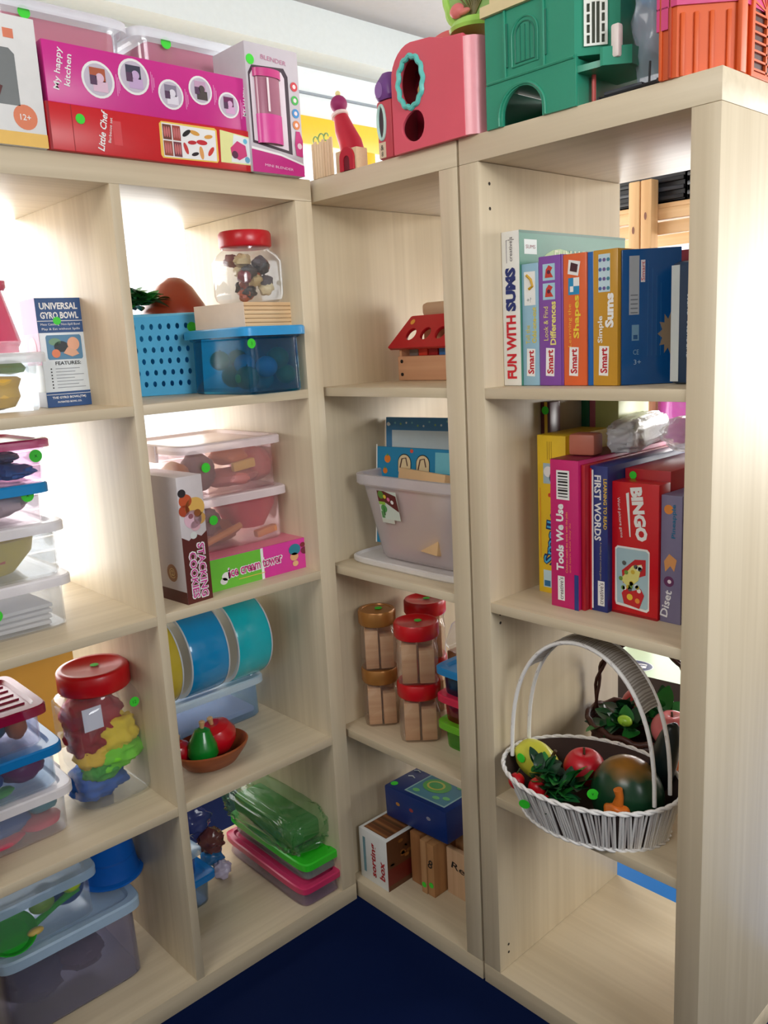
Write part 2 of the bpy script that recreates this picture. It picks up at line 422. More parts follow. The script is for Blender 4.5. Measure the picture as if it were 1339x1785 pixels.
# ================================================================== ON TOP OF THE WIDE UNIT
def pr(b, F):
    f = F['front']
    b.shape(f, arch(.145, .217, .052, .125, 8)[:2] + [(.217, .118), (.21, .125), (.15, .125), (.145, .12)], m_((120, 124, 124)))
    b.shape(f, [(.160, .056), (.188, .056), (.196, .075), (.175, .082)], m_((90, 40, 40)), 2)
    b.disc(f, .222, .038, .0165, m_((226, 130, 92))); b.text(f, '12+', .222, .038, .011, m_(WHITE), 2, bold=.01)
    b.rect(f, 0, 0, .25, .018, m_((236, 190, 96)))
    for k in range(5): b.box(.125 + k * .020, .139 + k * .020, -.0004, 0, .138, .150, m_((228, 130, 96)))
carton('toy_box', 'white toy carton with grey picture and orange 12+ circle, left end of the top', 'box', (-.728, -.008, H), 0, .25, .10, .168, (238, 238, 236), pr)
def pr(b, F):
    f = F['front']; w = m_(WHITE)
    b.text(f, 'My happy', .020, .046, .012, w, 2, rot=80, bold=.015, w=.058)
    b.text(f, 'kitchen', .034, .046, .012, w, 2, rot=80, bold=.015, w=.044)
    cols = [((180, 90, 60), (226, 190, 210)), ((60, 60, 80), (200, 170, 210)), ((140, 130, 150), (230, 225, 235)), ((200, 160, 190), (80, 70, 70)), ((110, 40, 90), (220, 170, 210))]
    for i, (u, v, r) in enumerate(((.079, .040, .0255), (.137, .053, .0255), (.198, .037, .022), (.252, .051, .0215), (.304, .036, .020))):
        b.disc(f, u, v, r, w, 1); b.disc(f, u, v, r * .86, m_((200, 190, 206)), 2)
        a, c = cols[i]
        b.rect(f, u - r * .5, v - r * .1, u + r * .45, v + r * .62, m_(a), 3); b.rect(f, u - r * .35, v - r * .65, u + r * .55, v - r * .05, m_(c), 3)
        b.disc(f, u + r * .1, v + r * .1, r * .25, m_(c), 4); b.rect(f, u - r * .5, v - r * .3, u - r * .1, v + r * .2, m_((90, 60, 90)), 4)
        for k in range(3): b.rect(f, u + r + .003 + k * .0022, v - .018 + k * .004, u + r + .004 + k * .0022, v + .012 - k * .004, m_((240, 150, 205)), 1)
    b.text(f, 'MY HAPPY', .336, .045, .010, w, 2, rot=84, bold=.01, w=.045); b.text(f, 'KITCHEN', .346, .040, .010, w, 2, rot=84, bold=.01, w=.052)
    b.rect(F['left'], .012, .006, .078, .078, m_((170, 40, 120))); b.disc(F['left'], .045, .045, .024, m_((90, 50, 110)), 2)
carton('kitchen_toy_box', 'long magenta toy kitchen carton with round pictures, lying on a red carton', 'box', (-.470, -.006, 1.5292), 0, .350, .092, .082, (206, 42, 140), pr)
def pr(b, F):
    f = F['front']; w = m_(WHITE)
    b.text(f, 'Little Chef', .082, .034, .014, w, 2, rot=78, bold=.02, w=.056, shear=.2); b.text(f, 'Barbecue set', .094, .036, .006, w, 2, rot=80, w=.036)
    b.rect(f, .098, .016, .112, .050, m_((214, 70, 76)), 1); b.rect(f, 0, 0, .004, .064, m_(DRED), 1); b.rect(f, .036, 0, .037, .064, m_(DRED), 1)
    b.shape(f, [(.178, .006), (.277, .008), (.280, .012), (.280, .058), (.276, .061), (.180, .060), (.176, .056), (.175, .010)], m_((240, 200, 90)), 1)
    b.shape(f, [(.180, .008), (.276, .010), (.277, .057), (.180, .058)], w, 2)
    for u0, v0, u1, v1, c in ((.181, .010, .196, .032, (150, 80, 60)), (.181, .034, .196, .056, (110, 60, 50)), (.198, .010, .212, .032, (120, 60, 70)), (.198, .034, .212, .056, (160, 70, 60))):
        b.rect(f, u0, v0, u1, v1, m_(c), 3)
        for k in range(3): b.disc(f, u0 + .003 + .004 * k, (v0 + v1) / 2, .0018, m_((200, 110, 110)), 4, .008)
    for u, v, a, c_, rr in ((.223, .047, .6, (30, 30, 30), .009), (.238, .049, -.2, (220, 160, 70), .009), (.232, .034, .1, (190, 40, 50), .008), (.250, .036, 0, (200, 40, 50), .010), (.220, .024, 1.9, (200, 60, 60), .009), (.236, .017, .3, (40, 30, 34), .007), (.248, .020, 1.7, (224, 160, 90), .010), (.263, .046, .2, (224, 160, 70), .008), (.266, .024, .9, (206, 60, 50), .009)):
        b.disc(f, u, v, rr, m_(c_), 3, rr * .38, a=a)
    b.shape(f, [(.284, .010), (.345, .010), (.348, .054), (.286, .060)], m_((232, 232, 160)), 1); b.shape(f, [(.304, .012), (.344, .012), (.346, .052), (.312, .056)], m_((232, 236, 236)), 2)
    b.shape(f, [(.304, .034), (.318, .046), (.334, .040), (.336, .024), (.320, .016), (.306, .022)], m_((206, 60, 120)), 3)
    b.disc(f, .334, .047, .004, m_((110, 190, 220)), 3); b.disc(f, .336, .018, .005, m_((110, 170, 200)), 3); b.disc(f, .312, .024, .006, m_((90, 40, 70)), 4)
    b.rect(F['left'], .01, .01, .07, .055, m_((150, 20, 30)))
carton('barbecue_toy_box', 'long red toy barbecue carton with food pictures, beneath the magenta kitchen carton', 'box', (-.476, -.009, H), 0, .352, .095, .0645, (200, 20, 30), pr,
       kids=lambda t, F: sticker(t, F['front'], .049, .046, .007))
def kid(t, F): sticker(t, F, -.05, .222, .0095)
tub('clear_box', 'clear lidded box with pink toys inside, behind the left half of the magenta carton', 'box', (-.388, .215, H), 0, .235, .20, .240, CLEAR, FROSTLID, 'clear boxes behind the magenta carton', kids=kid)
tub('clear_box', 'clear lidded box with pink toys inside, behind the right half of the magenta carton', 'box', (-.150, .215, H), 0, .215, .20, .240, CLEAR, FROSTLID, 'clear boxes behind the magenta carton', kids=kid)
for i, (x, y, z, sx, sy, sz, c) in enumerate(((-.395, .20, 1.470, .13, .10, .085, (216, 110, 130)), (-.385, .185, 1.5555, .19, .12, .132, (222, 120, 140)), (-.14, .20, 1.470, .12, .10, .10, (200, 90, 120)), (-.155, .185, 1.5705, .16, .12, .118, (214, 110, 136)))):
    b = MB(); b.box(-sx / 2, sx / 2, -sy / 2, sy / 2, 0, sz, m_(c), .008); b.box(-sx * .3, sx * .3, -sy / 2 - .002, -sy / 2, sz * .3, sz * .7, m_((236, 210, 214)), .0008)
    lb = ['pink toy block low in the left clear box', 'pink toy block on top in the left clear box', 'pink toy block low in the right clear box', 'pink toy block on top in the right clear box'][i]
    simple('pink_toy', b, lb, 'toy', (x, y, z), 0, 'pink toys in the clear boxes')
def pr(b, F):
    f = F['front']
    b.shape(f, [(.004, .046), (.086, .034), (.086, .160), (.078, .172), (.012, .168), (.004, .155)], m_((60, 44, 56)), 1)
    b.shape(f, [(.007, .050), (.078, .040), (.078, .156), (.072, .165), (.014, .163), (.007, .152)], m_((226, 214, 222)), 2)
    b.shape(f, [(0, 0), (.110, 0), (.110, .018), (.06, .030), (0, .036)], m_((196, 40, 130)), 1)
    b.shape(f, [(0, .036), (.06, .030), (.110, .018), (.110, .021), (.06, .0335), (0, .040)], m_(WHITE), 2)
    b.text(f, 'MINI BLENDER', .055, .011, .006, m_((240, 200, 225)), 3, w=.06, rot=-3)
    for v, c in ((.146, (206, 60, 70)), (.124, (70, 180, 80)), (.103, (60, 140, 200)), (.084, (220, 130, 70))):
        b.disc(f, .098, v, .0075, m_(c), 3); b.disc(f, .098, v, .0035, m_((240, 220, 220)), 4)
    b.text(f, 'BLENDER', .058, .182, .01, m_((190, 120, 150)), 3, w=.052, rot=-4)
    b.shape(f, [(.094, .034), (.108, .032), (.110, .060), (.104, .074), (.096, .074), (.092, .052)], m_((196, 40, 120)), 3); b.disc(f, .102, .050, .005, m_((230, 200, 210)), 4)
def kd(t, F):
    b = MB(); b.loft([[(.040 + .026 * math.cos(a), -.001 - .012 * math.sin(a), z) for a in [PI * k / 12 for k in range(13)]] for z in (.046, .092)], m_((214, 70, 150), .3), False, False, False)
    b.loft([[(.040 + .025 * math.cos(a), -.001 - .011 * math.sin(a), z) for a in [PI * k / 12 for k in range(13)]] for z in (.092, .150)], m_((170, 110, 130), .2), False, False, False)
    b.loft([[(.040 + .028 * math.cos(a), -.001 - .013 * math.sin(a), z) for a in [PI * k / 12 for k in range(13)]] for z in (.150, .163)], m_((200, 60, 130), .3), False, True, False)
    b.box(.031, .035, -.0142, -.0136, .095, .148, m_((240, 225, 230)))
    b.build('toy_blender', t, 'pink toy blender behind the carton window')
    sticker(t, F['front'], .010, .176, .008)
carton('blender_box', 'grey and magenta carton with a toy blender in its window, standing at the right end', 'box', (-.134, -.016, H), 0, .110, .095, .203, (196, 190, 196), pr, kids=kd)

# ================================================================== ON TOP OF THE CORNER COLUMN
RZ = -90
t = thing('craft_house', 'little craft house of wooden sticks with a red arched door', 'toy', (.006, -.020, H), RZ)
b = MB()
for k in range(8): b.box(-.018 + k * .0072, -.018 + k * .0072 + .0064, 0, .003, 0, .060 + .003 * math.sin(k * 2.1), pine('z', 'stick', (240, 214, 176), (222, 188, 142)), .0006)
b.build('stick_fence', t)
b = MB(); b.box(.042, .098, .004, .03, 0, .036, m_((226, 200, 160), .7, bump=.4, bscale=300), .002); b.build('house_wall', t)
b = MB(); plate(b, arch(.058, .094, 0, .038), [arch(.068, .084, .0, .024)], .004, m_((190, 20, 44), .5), Matrix.Translation((0, .001, .0)) @ FF('front', 0, 0, 0)); b.shape(Matrix.Translation((0, .0005, 0)) @ FF('front', 0, 0, 0), arch(.068, .084, 0, .024), m_((110, 10, 24)), 1); b.build('door', t)
b = MB()
for k, (x, r) in enumerate(((-.010, .006), (.006, .008), (.020, .006))): b.tube([(x + r * math.cos(a), .004, .066 + r * math.sin(a)) for a in [2 * PI * i / 14 for i in range(12)]], .0014, m_((150, 190, 110)), 6)
b.build('leaf_curls', t)
t = thing('elf_doll', 'red doll with a purple bobble hat leaning behind the stick house', 'doll', (.060, -.044, H), RZ)
b = MB(); b.tube([(.012, 0, 0), (.012, 0, .03), (.004, 0, .060), (-.010, 0, .085), (-.018, 0, .108)], [.022, .023, .021, .018, .013], m_((196, 24, 52), .5, var=.1), 16); b.build('body', t)
b = MB(); b.lathe([(.010, 0), (.016, .003), (.016, .008), (.010, .012)], m_((244, 222, 216), .8, bump=.5), 16, M=Matrix.Translation((-.019, 0, .106)) @ Matrix.Rotation(-.35, 4, 'Y')); b.build('collar', t)
b = MB(); b.ball((-.022, 0, .130), .0155, m_((150, 34, 96), .6), 16, 10); b.ball((-.023, 0, .148), (.005, .005, .005), m_((230, 220, 150)), 10, 8); b.build('hat', t)
t = thing('toy_tower', 'slim pink toy tower with purple top and narrow oval window beside the pink house', 'toy', (0.002, -.180, H), RZ)
b = MB(); b.box(0, .036, 0, .045, 0, .090, m_((212, 78, 92), .4), .005); b.build('tower_wall', t)
b = MB(); b.loft([sring(.036, .046, .090, 4, 24, .018, .0225), sring(.042, .052, .096, 4, 24, .018, .0225), sring(.042, .050, .118, 3, 24, .018, .0225), sring(.026, .034, .131, 2.5, 24, .018, .0225)], m_((116, 66, 142), .4)); b.disc(Matrix.Translation((0, -.003, 0)) @ FF('front', 0, 0, 0), .012, .105, .009, m_((150, 110, 176)), 2, .012); b.build('roof', t)
b = MB(); b.tube([(.013 + .0085 * math.cos(a), -.001, .056 + .026 * math.sin(a)) for a in [2 * PI * i / 28 for i in range(28)]], .0026, m_((190, 225, 215)), 8, True); b.disc(FF('front', 0, 0, 0), .013, .056, .008, m_((70, 60, 64)), 1, .025); b.build('window_frame', t)
b = MB(); b.box(.004, .020, -.0008, 0, .002, .026, m_((226, 206, 176))); b.text(FF('front', 0, 0, 0), '&', .012, .018, .012, INK, 4); b.text(FF('front', 0, 0, 0), '8', .012, .008, .010, INK, 4); b.build('label_plate', t)
t = thing('toy_house', 'coral pink toy house with a scalloped turquoise oval window', 'toy', (-.004, -.226, H), RZ)
out = [(0, 0), (.150, 0), (.150, .138), (.112, .142), (.085, .150)] + arc(.044, .108, .044, 90, 180, 8, rv=.046)
hov = [(.043 + .024 * math.cos(a), .098 + .034 * math.sin(a)) for a in [2 * PI * i / 28 for i in range(28)]]
hlo = [(.044 + (.025) * math.cos(a), .034 + (.023 + .004 * math.cos(a)) * math.sin(a)) for a in [2 * PI * i / 24 for i in range(24)]]
CORAL = m_((224, 92, 108), .35, var=.06, bscale=12)
b = MB(); plate(b, out, [hov, hlo], .004, CORAL, Matrix.Translation((0, .002, 0)) @ FF('front', 0, 0, 0), .0008)
b.loft([[(u, .004, v) for u, v in out], [(u, .10, v) for u, v in out]], CORAL, False, True); b.box(.004, .145, .05, .052, .002, .13, m_((150, 20, 50), .5)); b.build('house_wall', t)
b = MB(); b.loft([[(.150, .0, z), (.158, .002, z), (.166, .008, z), (.171, .018, z), (.172, .030, z), (.172, .10, z), (.150, .10, z)] for z in (0, .134)], m_((238, 160, 168), .3), True, True); b.build('corner_column', t, 'paler pink rounded corner')
b = MB(); b.loft([[(u, y, v + .150) for u, v in [(.030, -.012)] + arc(.070, 0, .040, 160, 20, 10, rv=.022) + [(.112, -.012)]] for y in (.05, .098)], m_((224, 110, 110), .4), True, True); b.build('roof_hump', t)
b = MB(); n = 56; b.tube([(.043 + (.0265 + .0014 * math.cos(12 * a)) * math.cos(a), -.002, .098 + (.0365 + .0014 * math.cos(12 * a)) * math.sin(a)) for a in [2 * PI * i / n for i in range(n)]], .0042, m_((96, 196, 186), .35), 8, True); b.build('oval_window_frame', t)
b = MB(); b.tube([(.030, .03, .066), (.030, .03, .095), (.038, .03, .108), (.060, .03, .112)], .0022, m_((226, 180, 110)), 6); b.tube([(.042, .03, .105), (.060, .03, .103)], .002, m_((226, 180, 110)), 6); b.build('gold_rail', t)
b = MB(); b.disc(FF('front', 0, 0, 0), .034, .064, .0025, m_((120, 20, 40)), 10, .002); b.build('peg_hole', t)
t = thing('scallop_toy', 'lime green toy scallop shell standing on the pink house', 'toy', (.020, -.318, H + .1505), RZ); t.scale = (1.15, 1.15, 1.15)
LIME = m_((168, 220, 96), .35)
b = MB(); b.lathe([(.034, 0), (.036, .004), (.030, .012), (.026, .014)], LIME, 24, M=Matrix.Translation((.040, .02, 0))); b.build('base', t)
b = MB(); outl = [(.040 + (.046 + .0025 * abs(math.sin(5.5 * a))) * math.cos(a), .052 + (.046 + .0025 * abs(math.sin(5.5 * a))) * math.sin(a)) for a in [math.radians(-60 + 300 * i / 50) for i in range(51)]]
plate(b, outl, [], .006, m_((150, 190, 110), .4), Matrix.Translation((0, .02, 0)) @ FF('front', 0, 0, 0), .001)
for k in range(9):
    a = math.radians(20 + k * 17.5); b.tube([(.040, .015, .018), (.040 + .040 * math.cos(a), .014, .052 + .040 * math.sin(a))], .0012, m_((120, 110, 60)), 6)
b.tube([(u, .018, v) for u, v in outl], .006, LIME, 8); b.build('shell_fan', t)
b = MB(); b.ball((.018, .008, .030), (.012, .006, .009), m_((226, 120, 120)), 14, 8); b.ball((.030, .008, .026), (.010, .004, .004), m_((226, 130, 120)), 12, 8); b.build('shell_flower', t)

# ================================================================== ON TOP OF THE END COLUMN
t = thing('doll_house', 'green toy house with an archway, cream roof and white lattice window', 'toy', (.004, -.412, H), RZ)
GR = m_((44, 146, 116), .35, var=.05, bscale=8); GRD = m_((30, 112, 90), .4)
b = MB(); ar = arch(.028, .098, 0, .046, 14)
plate(b, [(0, 0), (.028, 0)] + ar[2:][::-1] + [(.098, 0), (.152, 0), (.152, .062), (0, .058)], [], .005, GR, Matrix.Translation((0, .0025, 0)) @ FF('front', 0, 0, 0), .0006)
b.tube([(u, -.001, v) for u, v in [(.098 + .005, 0), (.103, .012)] + [(.063 + (u - .063) * 1.14, v * 1.06) for u, v in ar[2:]] + [(.023, .012), (.023, 0)]], .002, GR, 6)
b.box(0, .004, .005, .16, 0, .058, GR); b.box(.148, .152, .005, .16, 0, .058, GR); b.box(0, .152, .156, .16, 0, .056, GR); b.build('lower_storey', t)
up = [(0, 0), (.150, 0), (.196, .036), (.196, .160), (0, .160)]
b = MB(); b.poly(up, .060, .148, GR)
f = FF('front', 0, 0, 0)
b.tube([(.003, -.001, .060), (.150, -.001, .060)], .0022, GR, 6)
for x in (.038, .104): b.box(x, x + .003, -.002, 0, .074, .130, GRD); b.box(x - .004, x, -.003, 0, .060, .148, GR, .001)
wa = arch(.048, .092, .072, .132); b.tube([(u, -.0005, v) for u, v in wa + wa[:1]], .0014, GR, 6); wa = arch(.054, .086, .076, .126); b.tube([(u, -.0005, v) for u, v in wa + wa[:1]], .001, GRD, 6)
for x in (.062, .070, .078): b.box(x, x + .001, -.0012, 0, .076, .122, GRD)
b.build('upper_storey', t)
an = math.atan2(.036, .046); FA = Matrix.Translation((.150, 0, 0)) @ Matrix.Rotation(an, 4, 'Z') @ FF('front', 0, 0, 0)
b = MB(); wo = arch(.012, .042, .070, .140, 14); holes = []
for k in range(6):
    for x0, x1 in ((.0155, .0205), (.0225, .0315), (.0335, .0385)):
        pass
for x0, x1 in ((.0155, .0195), (.0345, .0385)):
    for k in range(4): holes.append([(x0, .073 + k * .0125), (x1, .073 + k * .0125), (x1, .083 + k * .0125), (x0, .083 + k * .0125)])
for x0, x1 in ((.0220, .0262), (.0278, .0320)): holes.append([(x0, .073), (x1, .073), (x1, .122), (x0, .122)])
for k in range(5):
    a = math.radians(20 + 35 * k); ca, sa = math.cos(a), math.sin(a); holes.append([(.027 + ca * .006 - sa * .001, .125 + sa * .006 + ca * .001), (.027 + ca * .006 + sa * .001, .125 + sa * .006 - ca * .001), (.027 + ca * .0115 + sa * .002, .125 + sa * .0115 - ca * .002), (.027 + ca * .0115 - sa * .002, .125 + sa * .0115 + ca * .002)])
plate(b, wo, holes, .003, m_((236, 240, 232), .4), FA @ Matrix.Translation((0, 0, .0018))); b.shape(FA, arch(.014, .040, .072, .138), m_((70, 74, 60)), 1); b.build('lattice_window', t, 'white lattice window')
b = MB(); b.poly([(-.004, -.006), (.152, -.006), (.204, .034), (.204, .166), (-.004, .166)], .148, .162, m_((226, 208, 160), .5)); b.poly([(.006, .004), (.148, .004), (.190, .038), (.190, .150), (.006, .150)], .162, .215, m_((222, 204, 158), .5)); b.build('roof', t)
b = MB(); b.poly([(.150, .002), (.186, .006), (.214, .03), (.214, .10), (.152, .10)], .040, .048, GR); b.poly([(.186, .004), (.190, .004), (.218, .028), (.218, .10), (.214, .10), (.212, .03)], .040, .062, GR); b.build('balcony', t)
b = MB(); b.box(.196, .208, .012, .024, .048, .088, m_((238, 226, 220), .4), .003); b.build('railing_post', t, 'white post')
b = MB(); b.tube([(.160, .03, 0), (.160, .03, .040)], .003, m_((206, 84, 80)), 8); b.build('support_post', t, 'thin red post')
t = thing('clear_bag', 'crinkled clear plastic bag with a blue part between the green and orange houses', 'bag', (.085, -.638, H), RZ)
b = crumple((0, 0, .080), (.030, .045, .080), mat((190, 214, 234), .12, alpha=.42), 3, .22, 2.4); b.build('bag', t, smooth=70)
b = MB(); b.box(-.020, .018, -.020, .020, .115, .150, m_((50, 140, 206), .3, alpha=.85), .008); b.build('blue_part', t)
t = thing('wire_rack', 'small black wire tray lying between the green house and the orange castle', 'rack', (.012, -.590, H + .003), RZ)
BK = m_((32, 34, 40), .4)
b = MB()
for k in range(6): b.tube([(.0, .008 + k * .012, .001), (.085, .008 + k * .012, .004 + .002 * (k % 2)), (.092, .008 + k * .012, .022)], .0018, BK, 6)
b.tube([(0, .004, .001), (0, .075, .001)], .0022, BK, 6); b.tube([(.085, .004, .004), (.085, .075, .004)], .0022, BK, 6); b.tube([(.092, .004, .020), (.095, .02, .040), (.095, .05, .045)], .0022, BK, 6); b.tube([(.07, .01, .003), (.07, .012, .030)], .0014, BK, 6)
b.box(.004, .060, .010, .060, .004, .009, m_((60, 66, 76), .3), .002); b.build('wires', t)
# orange castle (corner towards the end of the column)
t = thing('toy_castle', 'large orange toy castle with magenta trim and a lattice arched window', 'toy', (.004, -.684, H), RZ)
OR = m_((214, 88, 28), .5, var=.07, bscale=14); ORD = m_((176, 62, 24), .5); MG = m_((206, 62, 120), .4)
pl = [(0, 0), (.022, 0), (.074, .050), (.074, .34), (0, .34)]
b = MB(); b.poly(pl, 0, .235, OR)
e = Vector((.052, .050)).normalized(); FC = Matrix([[e.x, 0, e.y, .022], [e.y, 0, -e.x, 0], [0, 1, 0, 0], [0, 0, 0, 1]])
for u in (0, .012): b.box(u, u + .004, -.003, .001, 0, .235, ORD if u else OR, .001)
for u in (.004, .020, .038, .058): b.box(u, u + .005, 0, .070, -.001, .003, OR, .0008, M=FC)
b.build('castle_wall', t)
b = MB(); b.poly([(-.003, -.003), (.023, -.003), (.077, .049), (.077, .344), (-.003, .344)], .078, .112, MG); b.poly([(-.003, -.003), (.012, -.003), (.010, .01), (-.003, .01)], .055, .080, MG); b.build('trim_band', t, 'magenta band')
FS = Matrix.Translation((.074, 0, 0)) @ FF('right', 0, 0, 0)
b = MB(); x0, x1 = .075, .165; wo = arch(x0, x1, .000, .120, 16); wi = arch(x0 + .006, x1 - .006, -.001 + .006, .114, 16)
plate(b, wo, [wi], .004, OR, FS @ Matrix.Translation((0, 0, .003)), .0008); b.shape(FS, wi, m_((70, 22, 14)), 2)
xc = (x0 + x1) / 2
b.box(xc - .002, xc + .002, .005, .075, 0, .004, OR, M=FS)
for k in range(7): b.box(x0 + .005, x1 - .005, .008 + k * .0105, .0105 + k * .0105, 0, .004, OR, M=FS)
for k in range(7):
    a = math.radians(10 + k * 26.7); b.box(0, .036, -.0011, .0011, 0, .004, OR, M=FS @ Matrix.Translation((xc, .078, 0)) @ Matrix.Rotation(a, 4, 'Z'))
b.disc(FS, xc, .078, .008, OR, 14); b.build('lattice_window', t)
b = MB(); b.poly([(.0745, .17), (.083, .17), (.083, .185), (.0745, .185)], .0, .20, OR); b.build('pilaster', t)
b = MB(); b.box(.0745, .080, .045, .060, 0, .2, OR, .001); b.build('pilaster', t)
b = MB(); b.shape(FS, [(.040, .112), (.075, .112), (.150, .200), (.110, .200)], MG, 6); b.build('gable_trim', t, 'magenta sloping band')

# ================================================================== WIDE UNIT, TOP ROW OF CELLS
def pr(b, F):
    f = F['front']; nv = m_((28, 74, 132)); w = m_(WHITE)
    b.rect(f, 0, .122, .074, .178, nv); b.rect(f, 0, 0, .074, .025, nv)
    b.text(f, 'UNIVERSAL', .037, .165, .012, w, 2, bold=.03, w=.062, h=.011); b.text(f, 'GYRO BOWL', .037, .150, .012, w, 2, bold=.03, w=.062, h=.011)
    b.rect(f, 0, .1405, .074, .1415, w, 2)
    b.text(f, 'Mess Catching  Non-Spill Bowl', .037, .135, .005, w, 2, w=.064); b.text(f, 'Play & Eat without Spills', .037, .1275, .005, w, 2, w=.062)
    b.shape(f, [(.012, .078), (.066, .078), (.068, .081), (.068, .115), (.066, .118), (.012, .118), (.010, .115), (.010, .081)], m_((84, 134, 170)), 2)
    b.disc(f, .024, .107, .010, m_((120, 160, 130)), 3, .006); b.disc(f, .034, .099, .012, m_((34, 44, 50)), 3, .009); b.disc(f, .054, .103, .010, m_((232, 172, 140)), 4, .011); b.disc(f, .024, .088, .007, m_((226, 130, 90)), 4); b.shape(f, [(.036, .088), (.050, .082), (.062, .086), (.058, .092), (.044, .098)], m_((224, 170, 140)), 5)
    b.text(f, 'FEATURES:', .042, .072, .008, INK, 2, bold=.02, w=.042)
    for k in range(7):
        b.disc(f, .013, .063 - k * .0052, .0013, INK, 2, n=8); b.rect(f, .020, .0626 - k * .0052, (.060, .052, .066, .050, .064, .056, .067)[k], .0634 - k * .0052, m_((120, 126, 140)), 2)
    b.rect(f, 0, .0205, .074, .0213, w, 2)
    b.text(f, 'THE GYRO BOWL(TM)', .037, .015, .005, w, 2, w=.056, bold=.02); b.text(f, 'PATENTED BOWL CO.', .037, .008, .004, w, 2, w=.040, bold=.02)
    L = F['left']; b.rect(L, 0, .122, .085, .178, m_((140, 110, 170))); b.rect(L, 0, 0, .085, .025, m_((110, 110, 120))); b.rect(L, 0, .070, .085, .122, m_((214, 130, 170))); b.disc(L, .045, .098, .022, m_((226, 160, 180)), 2, .018)
carton('bowl_carton', 'narrow blue and white upright carton with a photo and a list of features', 'box', (-.462, .16, S1), -5, .074, .085, .178, (226, 234, 240), pr, kids=lambda t, F: sticker(t, F['front'], .032, .141, .0065))
tub('clear_box', 'small clear box with a yellow pear and toy food, below the pink jug', 'box', (-.548, .185, S1), 0, .150, .13, .092, CLEAR, FROSTLID)
b = MB(); b.lathe([(.004, 0), (.026, .004), (.036, .020), (.034, .034), (.040, .048), (.034, .052), (.0, .054)], m_((240, 196, 90), .5), 24); simple('yellow_cup', b, 'yellow rounded toy cup inside the small clear box', 'toy', (-.540, .165, S1 + .003))
b = MB(); b.lathe([(.0, 0), (.022, .003), (.026, .010), (.018, .020), (0, .024)], m_((120, 176, 84), .5, var=.2), 20); simple('toy_lettuce', b, 'green toy lettuce inside the small clear box', 'play food', (-.506, .190, S1 + .058))
b = MB(); b.ball((0, 0, 0), (.022, .022, .018), m_((184, 70, 60), .5), 18, 10); simple('toy_tomato', b, 'dull red toy tomato inside the small clear box', 'play food', (-.590, .205, S1 + .072 - .010))
t = thing('jug', 'tall translucent pink plastic jug with lid, at the left edge', 'jug', (-.548, .165, S1 + .0925), 0)
PK = mat((236, 70, 120), .2, alpha=.62)
b = MB(); b.loft([sring(.088, .088, 0, 5), sring(.088, .088, .008, 5), sring(.096, .096, .016, 5), sring(.062, .062, .098, 4), sring(.058, .058, .098, 4), sring(.088, .088, .018, 5)], PK, True, True); b.build('jug_body', t)
b = MB(); b.loft([sring(.070, .070, .095, 4), sring(.076, .076, .100, 4), sring(.076, .076, .110, 4), sring(.05, .05, .113, 4)], mat((214, 40, 90), .25, alpha=.85)); b.build('lid', t)

# blue perforated basket with pot and leaves
t = thing('perforated_basket', 'blue plastic basket with rows of oval holes holding a brown pot', 'basket', (-.302, .283, S1), -30)
BB = m_((84, 184, 236), .35); w, d, h = .185, .110, .150
b = MB()
hs = []
for r in range(6):
    for c in range(11):
        u = .012 + c * .0160 + (.004 if r % 2 else 0); v = .022 + r * .0215
        if u < w - .014: hs.append([(u + .0036 * math.cos(a), v + .0056 * math.sin(a)) for a in [2 * PI * i / 10 for i in range(10)]])
tp = Matrix.Rotation(math.radians(4), 4, 'X')
plate(b, [(.004, 0), (w - .004, 0), (w, h), (0, h)], hs, .0022, BB, Matrix.Translation((0, .006, 0)) @ tp @ FF('front', 0, 0, 0))
pts = [[(.004, .008), (w - .004, .008), (w - .002, .012), (w - .002, d - .006), (.002, d - .006)], [(0, -.004), (w, -.004), (w + .003, .002), (w + .003, d), (-.003, d)]]
for i in (1, 2, 3, 4):
    j = (i + 1) % 5; a0, a1 = pts[0][i], pts[0][j]; c0, c1 = pts[1][i], pts[1][j]
    b.add([(a0[0], a0[1], 0), (a1[0], a1[1], 0), (c1[0], c1[1], h), (c0[0], c0[1], h)], [(0, 1, 2, 3)], m_((24, 150, 214), .3))
b.add([(x, y, .002) for x, y in pts[0]], [(0, 1, 2, 3, 4)], BB)
b.build('basket_wall', t)
b = MB(); b.tube([(x, y, h) for x, y in pts[1]], .0028, m_((120, 204, 244), .3), 8, True); b.build('rim', t)
sticker(t, Matrix.Translation((0, -.0045, 0)) @ FF('front', 0, 0, 0), w - .014, .126, .009)
b = MB(); b.lathe([(.066, 0), (.066, .010), (.058, .030), (.036, .062), (.018, .078), (.0, .083)], m_((140, 52, 30), .3, var=.12, bscale=10), 32); simple('brown_pot', b, 'upturned red-brown pot standing in the blue perforated basket', 'pot', (-.140, .280, 1.236), rx=-4, ry=6)
bush('toy_leaves', 'dark green artificial leaves in the blue perforated basket', (-.232, .250, 1.262), .044, 60, [LEAF[0], LEAF[1], mat((40, 84, 40), .4)], (.030, .050), 5)

